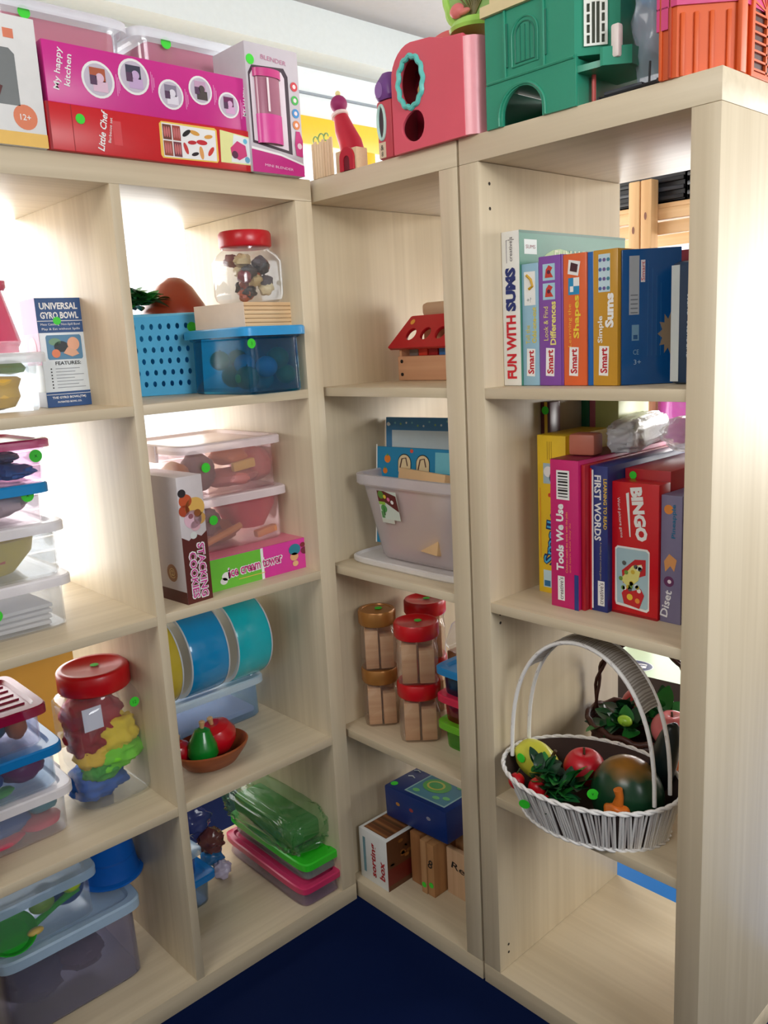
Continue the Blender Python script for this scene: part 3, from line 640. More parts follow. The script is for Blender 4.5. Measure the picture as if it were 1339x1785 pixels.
# blue tub with play fruit
def kd(t, F): sticker(t, F, -.054, .088, .0085, ':)')
BLT = clear((120, 208, 232), .16, (14, 140, 190), .12); BLL = mat((50, 160, 224), .3, alpha=.93)
tub('blue_tub', 'translucent blue lidded tub of play fruit at the right end of the top row', 'box', (-.112, .087, S1), 1, .132, .200, .117, BLT, BLL, taper=.93, kids=kd)
fr = [(-.150, .03, .028, .022, (40, 150, 80)), (-.112, .022, .046, .020, (170, 220, 230)), (-.140, .05, .052, .019, (150, 200, 210)), (-.076, .035, .060, .021, (150, 170, 90)), (-.064, .03, .030, .019, (40, 190, 90)), (-.100, .055, .024, .021, (170, 190, 160)), (-.130, .105, .030, .022, (90, 140, 60)), (-.085, .10, .030, .022, (190, 70, 80)), (-.095, .14, .060, .020, (80, 160, 60)), (-.150, .115, .060, .019, (180, 190, 90))]
nm = ['green pear-like', 'pale large', 'pale', 'olive green', 'bright green', 'dull pale', 'dark green', 'red', 'leaf green', 'yellow-green']
for i, (x, y, z, r, c) in enumerate(fr):
    b = MB(); b.ball((0, 0, 0), (r, r, r * .95), m_(c, .4), 18, 12); b.tube([(0, 0, r * .8), (.002, 0, r * 1.1)], .0012, m_((80, 50, 30)), 5)
    simple('play_fruit', b, nm[i] + ' ball of play fruit inside the blue tub', 'play fruit', (x, y, S1 + z), 0, FRUITG)
# laminated wooden block box
t = thing('wooden_block_set', 'pale wooden block set with layered edges on the blue tub', 'wooden toy', (-.152, .018, S1 + .1175), 9)
b = MB()
for k in range(6): b.box(0, .122, 0, .135, k * .0072, k * .0072 + .0066, wood('x', (236, 204, 160), (214, 170, 122), .5, 60, 'blk'), .0008)
b.box(-.0012, 0, .001, .134, .0, .0426, m_((228, 208, 190), .5)); b.build('layers', t)
def shells(x, y, z, seed, cols, n, R, h, grp, names, where):
    rd = random.Random(seed)
    for i in range(n):
        a = rd.uniform(0, 2 * PI); rr = R * math.sqrt(rd.uniform(.0, .8)); zz = z + h * (i + .5) / n
        c = cols[i % len(cols)]
        b = crumple((0, 0, 0), (R * .42, R * .36, R * .30), m_(c, .4, var=.2, bscale=120), seed + i, .35, 2.0, 14, 9)
        nmx = names[i % len(names)]
        simple('shell', b, nmx + ' ' + where, 'shell', (x + rr * math.cos(a), y + rr * math.sin(a), zz), rd.uniform(0, 90), grp)
jar('plastic_jar', 'clear jar of shells with a red screw lid, on the wooden block set', 'jar', (-.096, .082, S1 + .161), .104, .126, .047, m_((196, 26, 38), .3), stk=False, p=5)
shells(-.096, .082, S1 + .176, 4, [(176, 84, 50), (60, 56, 56), (226, 210, 170), (40, 40, 46), (150, 70, 50), (90, 84, 90), (206, 180, 130), (130, 50, 60)], 16, .040, .066, 'shells in the red lidded jar', ['rust brown shell', 'dark grey shell', 'cream shell', 'black shell', 'reddish shell', 'slate shell', 'sandy shell', 'maroon shell'], 'in the jar on the wooden block set')

# ================================================================== WIDE UNIT, SECOND ROW
G2 = 'storage boxes stacked at the left of the second row'
def stk(u, v, r=.010): return lambda t, F: sticker(t, F, u, v, r, 'x')
WHL = mat((236, 232, 236), .35, alpha=.93)
tub('clear_box', 'large clear box with white paper inside, lowest of the stack in the bright cell', 'box', (-.598, .185, S2), 0, .210, .215, .088, FROSTB, WHL, G2, handles=True, taper=.94, kids=lambda t, F: sticker(t, F, -.018, .045, .010))
b = MB()
for k in range(4): b.box(-.08, .075, -.085, .08, k * .009, k * .009 + .006, m_((246, 244, 246), .6), .001, M=Matrix.Rotation(math.radians(k * 1.5 - 2), 4, 'Z'))
simple('paper_stack', b, 'stack of white paper sheets inside the lowest box of the bright cell', 'paper', (-.598, .185, S2 + .006))
tub('clear_box', 'clear box with a yellow dish inside, second from below in the bright cell', 'box', (-.598, .180, S2 + .0885), 0, .208, .205, .089, FROSTB, WHL, G2, taper=.94)
b = MB(); b.loft([sring(.10, .10, 0, 2.2), sring(.16, .13, .030, 2.2), sring(.172, .14, .056, 2.2), sring(.164, .132, .056, 2.2), sring(.13, .11, .022, 2.2)], m_((238, 214, 70), .4), True, True); b.box(-.05, .02, -.062, -.060, .022, .042, m_((226, 90, 60)), .001); simple('yellow_dish', b, 'yellow toy dish with red mark in the second box of the bright cell', 'dish', (-.598, .180, S2 + .093))
tub('clear_box', 'blue-lidded clear box packed with pale crumpled bags, third from below in the bright cell', 'box', (-.588, .175, S2 + .178), 0, .155, .19, .064, clear((252, 248, 250), .12), m_((26, 140, 206), .3), G2, taper=.92, kids=stk(.045, .046))
b = crumple((0, 0, 0), (.070, .085, .024), m_((226, 212, 218), .5), 9, .18, 2.5); simple('crumpled_bag', b, 'pale crumpled bag in the blue-lidded box of the bright cell', 'bag', (-.588, .175, S2 + .2065))
tub('clear_box', 'magenta-lidded clear box of blue toys, topmost in the bright cell', 'box', (-.582, .165, S2 + .2425), 0, .160, .18, .068, clear((250, 236, 244), .05), mat((190, 30, 100), .25, alpha=.9), G2, taper=.92, lid_h=.007, kids=stk(.058, .042))
for i, (x, y, z, sx, sy, sz) in enumerate(((-.600, .15, .262, .05, .05, .018), (-.545, .14, .258, .035, .05, .012), (-.57, .19, .276, .05, .04, .014), (-.545, .16, .280, .022, .03, .008))):
    b = crumple((0, 0, 0), (sx, sy, sz), m_([(40, 116, 190), (60, 150, 220), (50, 90, 150), (70, 110, 150)][i], .4), 20 + i, .3, 2.4); simple('blue_toy', b, ['large blue rounded toy', 'bright blue flat toy', 'dark blue toy on top', 'small grey-blue toy'][i] + ' in the magenta-lidded box', 'toy', (x, y, S2 + z), 0, 'blue toys in the magenta-lidded box')
# right cell of the second row
def pr(b, F):
    f = F['front']; L = F['left']; w = m_(WHITE); BR = m_((90, 34, 30))
    b.rect(f, 0, 0, .052, .110, BR); b.shape(f, [(0, .110), (.052, .110), (.052, .124), (.04, .116), (.028, .122), (.014, .112), (0, .12)], BR)
    b.rect(f, 0, .115, .052, .222, m_((226, 234, 242)), 1) if False else None
    for u, v, r, c in ((.008, .196, .008, (40, 36, 40)), (.014, .182, .013, (196, 84, 44)), (.010, .165, .011, (176, 70, 40)), (.032, .168, .020, (222, 176, 90)), (.026, .148, .018, (226, 184, 200)), (.040, .148, .012, (196, 150, 80)), (.030, .136, .010, (216, 170, 180)), (.036, .158, .007, (140, 80, 40)), (.022, .154, .005, (150, 90, 100)), (.024, .120, .007, (214, 218, 214))):
        b.disc(f, u, v, r, m_(c), 2 + (r < .009), r * .9, 18)
    b.text(f, 'STACKING', .036, .056, .014, w, 3, rot=-90, bold=.075, w=.100, h=.0175); b.text(f, 'STACKING', .036, .056, .014, m_((206, 60, 150)), 4, rot=-90, bold=.02, w=.096, h=.0135)
    b.text(f, 'COOKIES', .018, .050, .014, w, 3, rot=-90, bold=.075, w=.086, h=.0175); b.text(f, 'COOKIES', .018, .050, .014, m_((206, 60, 150)), 4, rot=-90, bold=.02, w=.082, h=.0135)
    b.rect(L, 0, 0, .15, .022, m_((84, 34, 28)), 1)
    for u, v, r in ((.03, .13, .022), (.036, .10, .026), (.028, .075, .020)): b.disc(L, u, v, r, m_((150, 66, 36)), 1)
    b.disc(L, .045, .190, .012, m_((190, 170, 160)), 1); b.disc(L, .110, .052, .016, m_((150, 100, 60)), 1); b.text(L, '@', .110, .052, .02, m_((226, 196, 130)), 2)
carton('cookie_toy_carton', 'tall brown and white carton of toy cookies standing upright', 'box', (-.320, .016, S2), 4, .052, .150, .224, (206, 198, 200), pr)
def pr(b, F):
    f = F['front']; w = m_(WHITE)
    b.rect(f, 0, 0, .115, .060, m_((110, 196, 60))); b.rect(f, .112, 0, .118, .060, w, 2)
    for u, v, r, c in ((.034, .024, .010, WHITE), (.028, .016, .008, (230, 226, 226)), (.192, .042, .014, (40, 130, 150)), (.190, .028, .010, (226, 170, 120)), (.216, .036, .009, (120, 40, 60)), (.212, .048, .006, (130, 40, 50)), (.192, .014, .007, (230, 180, 130))): b.disc(f, u, v, r, m_(c), 3, r * .8)
    b.text(f, 'ice cream tower', .100, .031, .018, w, 3, rot=2, bold=.09, w=.125, h=.022); b.text(f, 'ice cream tower', .100, .031, .018, m_((206, 50, 130)), 4, rot=2, bold=.015, w=.120, h=.018)
    b.rect(f, .060, .012, .120, .0135, m_((226, 190, 90)), 3)
    b.rect(F['top'], 0, 0, .228, .20, m_((226, 130, 150)), 1)
carton('ice_cream_toy_carton', 'low green and pink ice cream toy carton under the frosted boxes', 'box', (-.255, .046, S2), 0, .230, .20, .061, (222, 60, 160), pr)
FB = clear((252, 246, 246), .17, (240, 216, 218)); FL2 = mat((240, 226, 228), .35, alpha=.75)
tub('frosted_box', 'frosted lidded box with a crimson bowl inside, on the ice cream carton', 'box', (-.148, .195, S2 + .0615), 0, .210, .225, .104, FB, FL2, 'frosted boxes above the ice cream carton', handles=True, taper=.94, kids=lambda t, F: sticker(t, F, -.066, .062, .009))
tub('frosted_box', 'frosted lidded box with pinkish toy pieces inside, topmost of its cell', 'box', (-.155, .205, S2 + .166), 0, .220, .235, .100, FB, FL2, 'frosted boxes above the ice cream carton', handles=True, taper=.94, kids=lambda t, F: sticker(t, F, -.062, .056, .009))
tb = S2 + .0655
b = MB(); b.loft([sring(.06, .08, 0, 3), sring(.115, .10, .04, 3), sring(.12, .105, .058, 3), sring(.112, .10, .058, 3), sring(.06, .07, .006, 3)], m_((206, 40, 76), .35), True, True); simple('crimson_bowl', b, 'crimson toy bowl in the lower frosted box', 'bowl', (-.103, .150, tb + .022))
b = MB(); b.tube([(-.06, 0, 0), (.02, 0, .022)], .0065, m_((222, 160, 90)), 10); simple('toy_stick', b, 'tan toy stick leaning in the lower frosted box', 'toy', (-.165, .102, tb + .012), 0, 'toy sticks in the frosted boxes')
b = MB(); b.box(-.024, .024, -.008, .008, -.006, .008, m_((226, 160, 84)), .003); simple('toy_stick', b, 'flat orange toy stick low in the lower frosted box', 'toy', (-.090, .100, tb + .012), 0, 'toy sticks in the frosted boxes', ry=-8)
b = crumple((0, 0, 0), (.035, .05, .030), m_((110, 90, 96), .5), 31); simple('grey_toy', b, 'dark grey toy in the lower frosted box', 'toy', (-.200, .16, tb + .044))
b = crumple((0, 0, 0), (.055, .05, .022), m_((180, 120, 84), .5), 32, .15); simple('tan_toy', b, 'tan rounded toy in the lower frosted box', 'toy', (-.170, .17, tb + .018))
tb = S2 + .170
for i, (x, y, z, sx, sy, sz, c, lb) in enumerate(((-.070, .16, .036, .040, .05, .034, (196, 96, 96), 'dull red rounded toy'), (-.140, .14, .020, .055, .05, .018, (200, 130, 126), 'dusty pink toy low'), (-.200, .15, .040, .026, .05, .036, (120, 100, 104), 'dark grey toy'), (-.130, .15, .058, .035, .04, .016, (222, 140, 84), 'orange toy'), (-.235, .17, .030, .020, .05, .028, (226, 176, 130), 'peach toy at the left'))):
    b = crumple((0, 0, 0), (sx, sy, sz), m_(c, .5), 40 + i, .16, 1.6); simple('toy_piece', b, lb + ' in the topmost frosted box', 'toy', (x, y, tb + z), 0, 'toy pieces in the topmost frosted box')
b = MB(); b.box(-.025, .025, -.006, .006, -.009, .009, m_((236, 206, 110)), .003); simple('yellow_bar', b, 'yellow toy bar in the topmost frosted box', 'toy', (-.125, .106, tb + .044), 0, ry=-6)

# ================================================================== WIDE UNIT, THIRD ROW
G3 = 'storage boxes stacked at the left of the third row'
tub('clear_box', 'white-lidded clear box with blue and red toys, lowest of the stack beside the big jar', 'box', (-.640, .185, S3), 0, .205, .225, .086, FROST, WHL, G3, handles=True, taper=.93)
tub('clear_box', 'blue-lidded clear box with a purple toy, middle of the stack beside the big jar', 'box', (-.640, .175, S3 + .0865), 0, .188, .20, .075, clear((236, 242, 248), .07), mat((16, 120, 190), .3), G3, taper=.93)
tub('clear_box', 'crimson-lidded clear box, topmost of the stack beside the big jar', 'box', (-.640, .175, S3 + .162), 0, .160, .18, .070, clear((240, 240, 246), .07), mat((150, 14, 60), .25, alpha=.95), G3, taper=.93, ribs=True)
for i, (x, y, z, sx, sy, sz, c, lb, s) in enumerate(((-.655, .14, .030, .060, .05, .022, (20, 100, 180), 'blue rounded toy in the lowest box', 0), (-.585, .115, .020, .035, .03, .010, (226, 60, 100), 'rose red toy in the lowest box', 12), (-.665, .10, .016, .05, .02, .010, (220, 56, 96), 'long rose red toy in the lowest box', 0), (-.575, .14, .046, .028, .04, .020, (50, 160, 180), 'teal toy in the lowest box', 0),
        (-.600, .13, .122, .040, .04, .026, (150, 30, 110), 'purple ball toy in the middle box', 0), (-.665, .13, .116, .035, .04, .020, (20, 90, 170), 'blue toy in the middle box', 0), (-.660, .105, .098, .040, .02, .006, (120, 210, 110), 'light green flat toy in the middle box', 0),
        (-.598, .125, .196, .018, .02, .024, (230, 130, 70), 'orange toy in the topmost box', 0), (-.650, .16, .190, .050, .05, .022, (20, 110, 130), 'teal toy in the topmost box', 0))):
    b = crumple((0, 0, 0), (sx, sy, sz), m_(c, .4), 60 + i, .12, 1.5); simple('stored_toy', b, lb + ' beside the big jar', 'toy', (x, y, S3 + z), s, 'toys in the boxes beside the big jar')
jar('plastic_jar', 'big clear jar of coloured cloths with a wide red lid', 'jar', (-.446, .155, S3), .134, .243, .062, m_((200, 18, 26), .3), p=4.5, lid_h=.034, frontst=(.040, .180))
for i, (x, y, z, sx, sy, sz, c, lb) in enumerate(((-.458, .160, .150, .048, .046, .040, (170, 16, 30), 'dark red'), (-.475, .140, .120, .034, .034, .030, (150, 12, 26), 'deep red lower'), (-.430, .135, .118, .036, .036, .030, (236, 206, 50), 'yellow'), (-.475, .128, .090, .030, .026, .022, (232, 190, 60), 'yellow lower'), (-.440, .140, .080, .052, .044, .026, (120, 214, 44), 'lime green'), (-.465, .125, .066, .030, .028, .018, (70, 160, 60), 'dark green'), (-.468, .150, .034, .046, .042, .028, (10, 90, 180), 'blue'))):
    b = crumple((0, 0, 0), (sx * 1.12, sy * 1.1, sz * 1.15), m_(c, .75), 80 + i, .24, 2.3, 44, 28); simple('folded_cloth', b, lb + ' cloth crumpled in the big jar', 'cloth', (x, y, S3 + z), 0, 'cloths in the big jar', smooth=80)
b = MB(); b.box(-.034, .0, -.001, .001, 0, .04, m_((226, 226, 240))); simple('paper_slip', b, 'pale paper slip behind the plastic of the big jar', 'paper', (-.462, .098, S3 + .150), 0, rx=-4)
b = crumple((0, 0, .11), (.022, .035, .112), mat((226, 224, 226), .1, alpha=.16), 5, .25, 2.2); simple('clear_bag', b, 'crinkled clear bag squeezed to the right of the big jar', 'bag', (-.412, .19, S3), smooth=80)
# drums on the flat box
tub('clear_box', 'flat bluish clear box with a white lid, under the three drums', 'box', (-.175, .285, S3), 0, .232, .17, .092, clear((226, 238, 248), .22, (180, 206, 228)), mat((196, 216, 232), .3, alpha=.85), taper=.96, kids=None)
b = MB(); b.box(-.09, .09, -.05, .05, 0, .012, m_((226, 190, 206)), .003); simple('pink_card', b, 'pink card lying in the flat clear box', 'card', (-.165, .270, S3 + .006))
for i, (x, wd, c, lb) in enumerate(((-.300, .050, (206, 184, 60), 'yellow toy drum on edge, left of the blue one'), (-.212, .084, (10, 150, 216), 'blue toy drum on edge between the yellow and turquoise ones'), (-.106, .082, (16, 190, 206), 'turquoise toy drum on edge, the right one'))):
    t = thing('toy_drum', lb, 'drum', (x, .235, S3 + .1835), 0, 'toy drums on edge above the flat box')
    Rx = Matrix.Rotation(PI / 2, 4, 'Y'); r = .091
    b = MB(); b.lathe([(r * .98, -wd / 2), (r, -wd / 2 + .006), (r * 1.0, wd / 2 - .006), (r * .97, wd / 2)], m_(c, .2, coat=.5), 48, M=Rx, cap0=False, cap1=False); b.build('shell', t)
    for s in (-1, 1):
        b = MB(); b.lathe([(r * .90, s * wd / 2), (r * .985, s * (wd / 2 + .0015)), (r * .985, s * (wd / 2 - .0015))], m_((206, 214, 220), .4), 48, M=Rx, cap0=False, cap1=False); b.lathe([(0.001, s * wd / 2), (r * .92, s * wd / 2)], m_((226, 222, 210), .5), 48, M=Rx, cap0=False, cap1=False); b.build('drum_head', t)
# wooden bowl with wooden fruit
WB = wood('x', (170, 90, 44), (130, 62, 30), .45, 60, 'bowl')
b = MB(); b.loft([sring(.060, .050, 0, 2), sring(.105, .085, .010, 2), sring(.146, .120, .036, 2), sring(.152, .126, .044, 2), sring(.146, .120, .046, 2), sring(.138, .112, .036, 2), sring(.100, .080, .010, 2)], WB, True, True); simple('wooden_bowl', b, 'oval brown wooden bowl of wooden fruit', 'bowl', (-.265, .088, S3))
def wfruit(label, loc, prof, c, sc=1, ry=0, rx=0):
    t = thing('wooden_fruit', label, 'wooden fruit', loc, 0, 'wooden fruit in the bowl', rx, ry)
    b = MB(); b.lathe([(r * sc, z * sc) for r, z in prof], m_(c, .25, coat=.3), 28); b.build('fruit_body', t)
    zt = max(z for r, z in prof) * sc; b = MB(); b.lathe([(.0035, zt - .003), (.0045, zt + .005), (.006, zt + .012), (.004, zt + .014)], pine('z'), 12); b.build('stem', t)
pear = [(.004, 0), (.024, .003), (.029, .014), (.026, .030), (.018, .046), (.014, .056), (.006, .060)]
apple = [(.004, 0), (.024, .004), (.036, .020), (.038, .034), (.030, .050), (.014, .058), (.004, .056)]
wfruit('green wooden pear in front in the brown bowl', (-.290, .076, S3 + .026), pear, (10, 130, 40), 1.05, 4)
wfruit('large red wooden apple at the right in the brown bowl', (-.240, .094, S3 + .022), apple, (196, 14, 30), 1.05, -14)
wfruit('red wooden apple half hidden behind the green pear', (-.322, .108, S3 + .024), apple, (180, 16, 30), .68, 0)

# ================================================================== WIDE UNIT, BOTTOM ROW
tub('storage_box', 'large grey translucent box with white lid on the bottom, under the box of green toys', 'box', (-.562, .205, S0), 0, .250, .225, .158, clear((236, 236, 246), .24, (190, 190, 214), .3), mat((176, 204, 230), .35, alpha=.95), taper=.97, handles=True, lid_h=.014)
for i, (x, y, z, r, c, lb) in enumerate(((-.62, .18, .05, .055, (60, 50, 90), 'dark violet toy low'), (-.53, .18, .05, .045, (110, 60, 80), 'dull red toy low'), (-.58, .22, .10, .05, (70, 60, 110), 'violet toy high'), (-.50, .2, .09, .035, (90, 110, 110), 'grey green toy'))):
    b = crumple((0, 0, 0), (r, r, r * .6), m_(c), 100 + i, .2); simple('stored_toy', b, lb + ' in the large translucent box', 'toy', (x, y, S0 + z), 0, 'toys in the large translucent box')
tub('clear_box', 'clear box with white lid and green toys, resting on the large translucent box', 'box', (-.606, .190, S0 + .1585), 0, .195, .18, .094, CLEAR, mat((176, 204, 230), .35, alpha=.9), taper=.95, handles=True)
t = thing('toy_spatula', 'bright green toy frying pan with long handle in the clear box', 'toy', (-.655, .125, S0 + .176), 0)
b = MB(); b.lathe([(.004, -.004), (.034, -.003), (.042, .010), (.040, .010), (.030, 0)], m_((40, 190, 50), .35), 24, M=Matrix.Translation((0, 0, .006)) @ Matrix.Rotation(.5, 4, 'X')); b.build('pan', t)
b = MB(); b.tube([(.035, 0, .004), (.080, .0, .022), (.120, .0, .036)], [.006, .005, .008], m_((40, 190, 50), .35), 10); b.build('handle', t)
for i, (x, y, z, sx, sz, c, lb) in enumerate(((-.548, .115, .070, .018, .015, (190, 220, 60), 'yellow-green disc toy'), (-.600, .12, .056, .022, .016, (150, 190, 80), 'pale green toy'), (-.590, .14, .072, .014, .008, (170, 40, 90), 'crimson toy'), (-.545, .15, .040, .030, .026, (10, 80, 160), 'blue toy'), (-.620, .108, .020, .014, .006, (236, 200, 110), 'small yellow toy'))):
    b = MB(); b.ball((0, 0, 0), (sx, sx * .6, sz), m_(c, .4), 18, 10); simple('small_toy', b, lb + ' among the green toys in the clear box', 'toy', (x, y, S0 + .160 + z), 0, 'small toys in the box of green toys')
t = thing('toy_bucket', 'upturned blue plastic bucket on the large translucent box', 'bucket', (-.444, .200, S0 + .159), 0)
b = MB(); b.lathe([(.056, .006), (.052, .020), (.046, .070), (.042, .094), (.034, .100), (0.002, .100)], m_((8, 96, 190), .3), 40, cap0=False, cap1=False); b.lathe([(.044, .040), (.050, .0405), (.049, .0445)], m_((8, 90, 180), .3), 40, cap0=False, cap1=False); b.build('bucket_wall', t)
b = MB(); b.lathe([(.056, 0), (.062, .001), (.062, .005), (.056, .008)], m_((12, 104, 200), .3), 40, cap0=False, cap1=False); b.build('rim', t)
PKL = mat((196, 50, 96), .3)
tub('long_box', 'long clear box with crimson pink lid, lowest in the bottom right cell', 'box', (-.078, .158, S0), -1, .104, .300, .048, clear((244, 236, 244), .2, (216, 196, 214)), PKL, taper=.96, lid_h=.008, lip=.004, ribs=False)
tub('long_box', 'long clear box with bright green lid, on the crimson-lidded one', 'box', (-.068, .160, S0 + .0485), -1, .092, .285, .044, clear((236, 242, 240), .30, (196, 210, 206)), m_((50, 190, 40), .3), taper=.94, lid_h=.010, lip=.006)
b = MB()
def wr(q):
    n = noise.noise(q * 3.2) * .7 + noise.noise(q * 9) * .5 + noise.noise(q * 19) * .3
    p = Vector((math.copysign(abs(q.x) ** .4, q.x), math.copysign(abs(q.y) ** .35, q.y), math.copysign(abs(q.z) ** .6, q.z)))
    return p * (1 + .16 * n)
b.ball((0, 0, 0), (.058, .142, .044), clear((226, 244, 226), .14, (150, 206, 150), .12), 70, 46, fn=wr); simple('wrapped_bundle', b, 'green bundle in crinkled clear wrap on the bright green lid', 'bundle', (-.076, .178, S0 + .136), -1, smooth=80)
b = MB(); b.box(-.040, .040, -.112, .112, -.018, .026, m_((70, 130, 70), .6), .01); simple('green_pack', b, 'dull green pack inside the crinkled clear wrap', 'pack', (-.072, .178, S0 + .120), -1)
tub('small_tub', 'small clear tub with blue lid and a green ball inside, bottom right cell', 'box', (-.300, .235, S0), 4, .115, .13, .072, clear((210, 224, 240), .1), m_((6, 120, 200), .3), taper=.85, lid_h=.008)
b = MB(); b.lathe([(.002, 0), (.022, .002), (.026, .022), (.022, .040), (.002, .043)], m_((60, 190, 90), .4), 22); simple('green_cup', b, 'green toy cup inside the small blue-lidded tub', 'toy', (-.300, .205, S0 + .004))
tub('small_tub', 'small clear open tub standing on the blue-lidded tub', 'box', (-.308, .230, S0 + .0725), 4, .088, .10, .058, clear((210, 224, 244), .2, (140, 170, 210)), mat((150, 180, 206), .3, alpha=.8), taper=.85, lid_h=.007)
for i, (x, y, z, r, c, lb) in enumerate(((-.215, .285, .13, .035, (60, 70, 130), 'dark blue bag behind the wrapped bundle'), (-.195, .255, .085, .028, (110, 60, 60), 'rust red pouch beside the wrapped bundle'), (-.190, .265, .04, .024, (30, 110, 170), 'bright blue pouch low beside the long boxes'), (-.185, .235, .018, .020, (206, 196, 222), 'lilac pouch on the bottom board'), (-.150, .33, .165, .03, (90, 90, 150), 'violet bag high behind the wrapped bundle'))):
    b = crumple((0, 0, 0), (r, r, r * .95), mat(c, .2, alpha=.9), 120 + i, .30, 2.4, 30, 20); simple('pouch', b, lb, 'bag', (x, y, S0 + z), 0, 'plastic pouches in the bottom right cell', smooth=80)

# ================================================================== CORNER COLUMN
t = thing('toy_workbench_house', 'wooden toy house with red roof and elliptical cut-outs', 'wooden toy', (.195, -.004, S1), RZ)
PN = (222, 170, 132), (200, 144, 108)
b = MB(); b.box(0, .16, 0, .008, 0, .048, wood('x', *PN, .5, 60, 'hs'), .0015); b.box(0, .008, .008, .11, 0, .048, wood('y', *PN, .5, 60, 'hs'), .001); b.box(.152, .16, .008, .11, 0, .048, wood('y', *PN, .5, 60, 'hs'), .001); b.box(0, .16, .102, .11, 0, .048, wood('x', *PN, .5, 60, 'hs'), .001); b.box(.008, .152, .008, .102, .004, .010, wood('x', *PN, .5, 60, 'hs')); b.build('tray', t)
for z in (.012, .038):
    b = MB(); b.lathe([(.0035, 0), (.0035, .0015), (.002, .002)], m_((46, 44, 46), .3, metal=.7), 12, M=Matrix.Translation((.012, 0, z)) @ Matrix.Rotation(PI / 2, 4, 'X')); b.build('screw', t)
b = MB(); RM2 = Matrix.Translation((-.016, -.008, .064)) @ Matrix.Rotation(math.radians(-33), 4, 'X') @ FF('front', 0, 0, 0)
hl = [[(u + .013 * math.cos(a) - .005 * math.sin(a), .030 + .013 * math.sin(a) + .006 * math.cos(a)) for a in [2 * PI * i / 20 for i in range(20)]] for u in (.052, .092, .132)]
plate(b, [(0, .002), (.003, 0), (.19, 0), (.165, .072), (.036, .072), (.032, .070)], hl, .006, m_((186, 22, 34), .35), RM2, .001); b.disc(RM2 @ Matrix.Translation((0, 0, .0042)), .044, .058, .006, m_((230, 160, 60)), 1); b.build('roof_panel', t, 'red roof panel')
for x in (.006, .148):
    b = MB(); b.poly([(x, 0), (x + .006, 0), (x + .006, .1), (x, .1)], .048, .072, wood('y', *PN, .5, 60, 'hs')); b.build('gable_post', t)
for i, (x, c) in enumerate(((.022, (130, 116, 108)), (.048, (226, 60, 40)), (.076, (170, 20, 30)), (.104, (60, 120, 190)))):
    b = MB(); b.box(x, x + .024, .012, .036, .048, .068, m_(c), .001); b.build('block', t)
b = MB(); b.box(.028, .15, .045, .075, .125, .152, wood('x', (206, 170, 140), (184, 144, 112), .5, 60, 'log'), .008); b.build('ridge_beam', t)
b = MB(); b.box(.028, .15, .050, .085, .048, .125, wood('z', *PN, .5, 60, 'hs'), .001); b.build('back_board', t)

b = MB(); b.loft([sring(.285, .315, 0, 8), sring(.292, .322, .004, 8), sring(.292, .322, .012, 8), sring(.284, .314, .014, 8), sring(.276, .306, .009, 8)], mat((234, 230, 228), .4, alpha=.85), True, True); simple('tub_lid', b, 'loose white translucent lid lying under the clear board tub', 'lid', (.190, -.140, S2), 0)
TB = clear((253, 252, 253), .52, (252, 244, 246), .25)
t = thing('board_tub', 'tapered clear tub with a wide rim holding toy boards', 'tub', (.182, -.150, S2 + .0125))
b = MB(); hh = .168
b.loft([sring(.200, .215, 0, 8), sring(.206, .222, .004, 8), sring(.252, .268, hh - .022, 9), sring(.270, .284, hh - .020, 9), sring(.272, .286, hh, 9), sring(.254, .268, hh, 9), sring(.248, .262, hh - .02, 9), sring(.200, .216, .006, 8)], TB, True, True); b.build('container', t)
b = MB(); b.loft([sring(.270, .284, hh - .018, 9), sring(.275, .289, hh - .017, 9), sring(.275, .289, hh + .001, 9), sring(.262, .276, hh + .002, 9), sring(.254, .268, hh, 9)], mat((226, 220, 224), .3, alpha=.55), False, False); b.build('rim', t)
b = MB(); FT = Matrix.Translation((-.1045, .145, 0)) @ Matrix.Rotation(math.radians(RZ), 4, 'Z') @ Matrix.Rotation(math.radians(11), 4, 'X') @ FF('front', 0, 0, 0)
u0, v0 = .074, .086
b.rect(FT, u0, v0, u0 + .052, v0 + .058, m_((214, 226, 214)), 3); b.shape(FT, [(u0, v0 + .036), (u0 + .02, v0 + .034), (u0 + .052, v0 + .018), (u0 + .050, v0 + .050), (u0 + .02, v0 + .058), (u0, v0 + .058)], m_((96, 26, 26)), 4)
b.rect(FT, u0 + .001, v0 + .030, u0 + .018, v0 + .036, m_((150, 200, 70)), 5); b.disc(FT, u0 + .010, v0 + .050, .008, m_((90, 140, 50)), 5); b.rect(FT, u0 + .010, v0 + .008, u0 + .013, v0 + .030, m_((60, 120, 60)), 5); b.disc(FT, u0 + .012, v0 + .022, .008, m_((80, 160, 80)), 5)
for k, c in enumerate(((226, 200, 60), (230, 120, 160), WHITE)): b.disc(FT, u0 + .020 + k * .009, v0 + .047 - k * .005, .004, m_(c), 6)
b.rect(FT, u0, v0 - .008, u0 + .034, v0, m_((214, 218, 206)), 3); b.rect(FT, u0 + .002, v0 + .002, u0 + .010, v0 + .016, m_((90, 150, 90)), 4); b.build('picture_label', t, 'small red and green picture label')
def board(name, label, loc, w, h, tk, c, rz, rx, prints=None):
    t = thing(name, label, 'puzzle board', loc, rz, 'toy boards standing in the clear tub', rx)
    b = MB(); b.box(0, w, 0, tk, 0, h, m_(c, .4), .0015)
    if prints: prints(b, FF('front', w, tk, h))
    b.build('panel', t); return t
def pr(b, f):
    b.rect(f, .016, .10, .230, .224, m_((212, 224, 228)), 1)
    rd = random.Random(3)
    for k in range(16): b.disc(f, .01 + k * .014, .238 + rd.uniform(-.005, .005), .0022, m_([(220, 230, 230), (120, 190, 200), (150, 190, 120)][k % 3]), 1)
    b.disc(f, .007, .236, .004, m_(WHITE), 2)
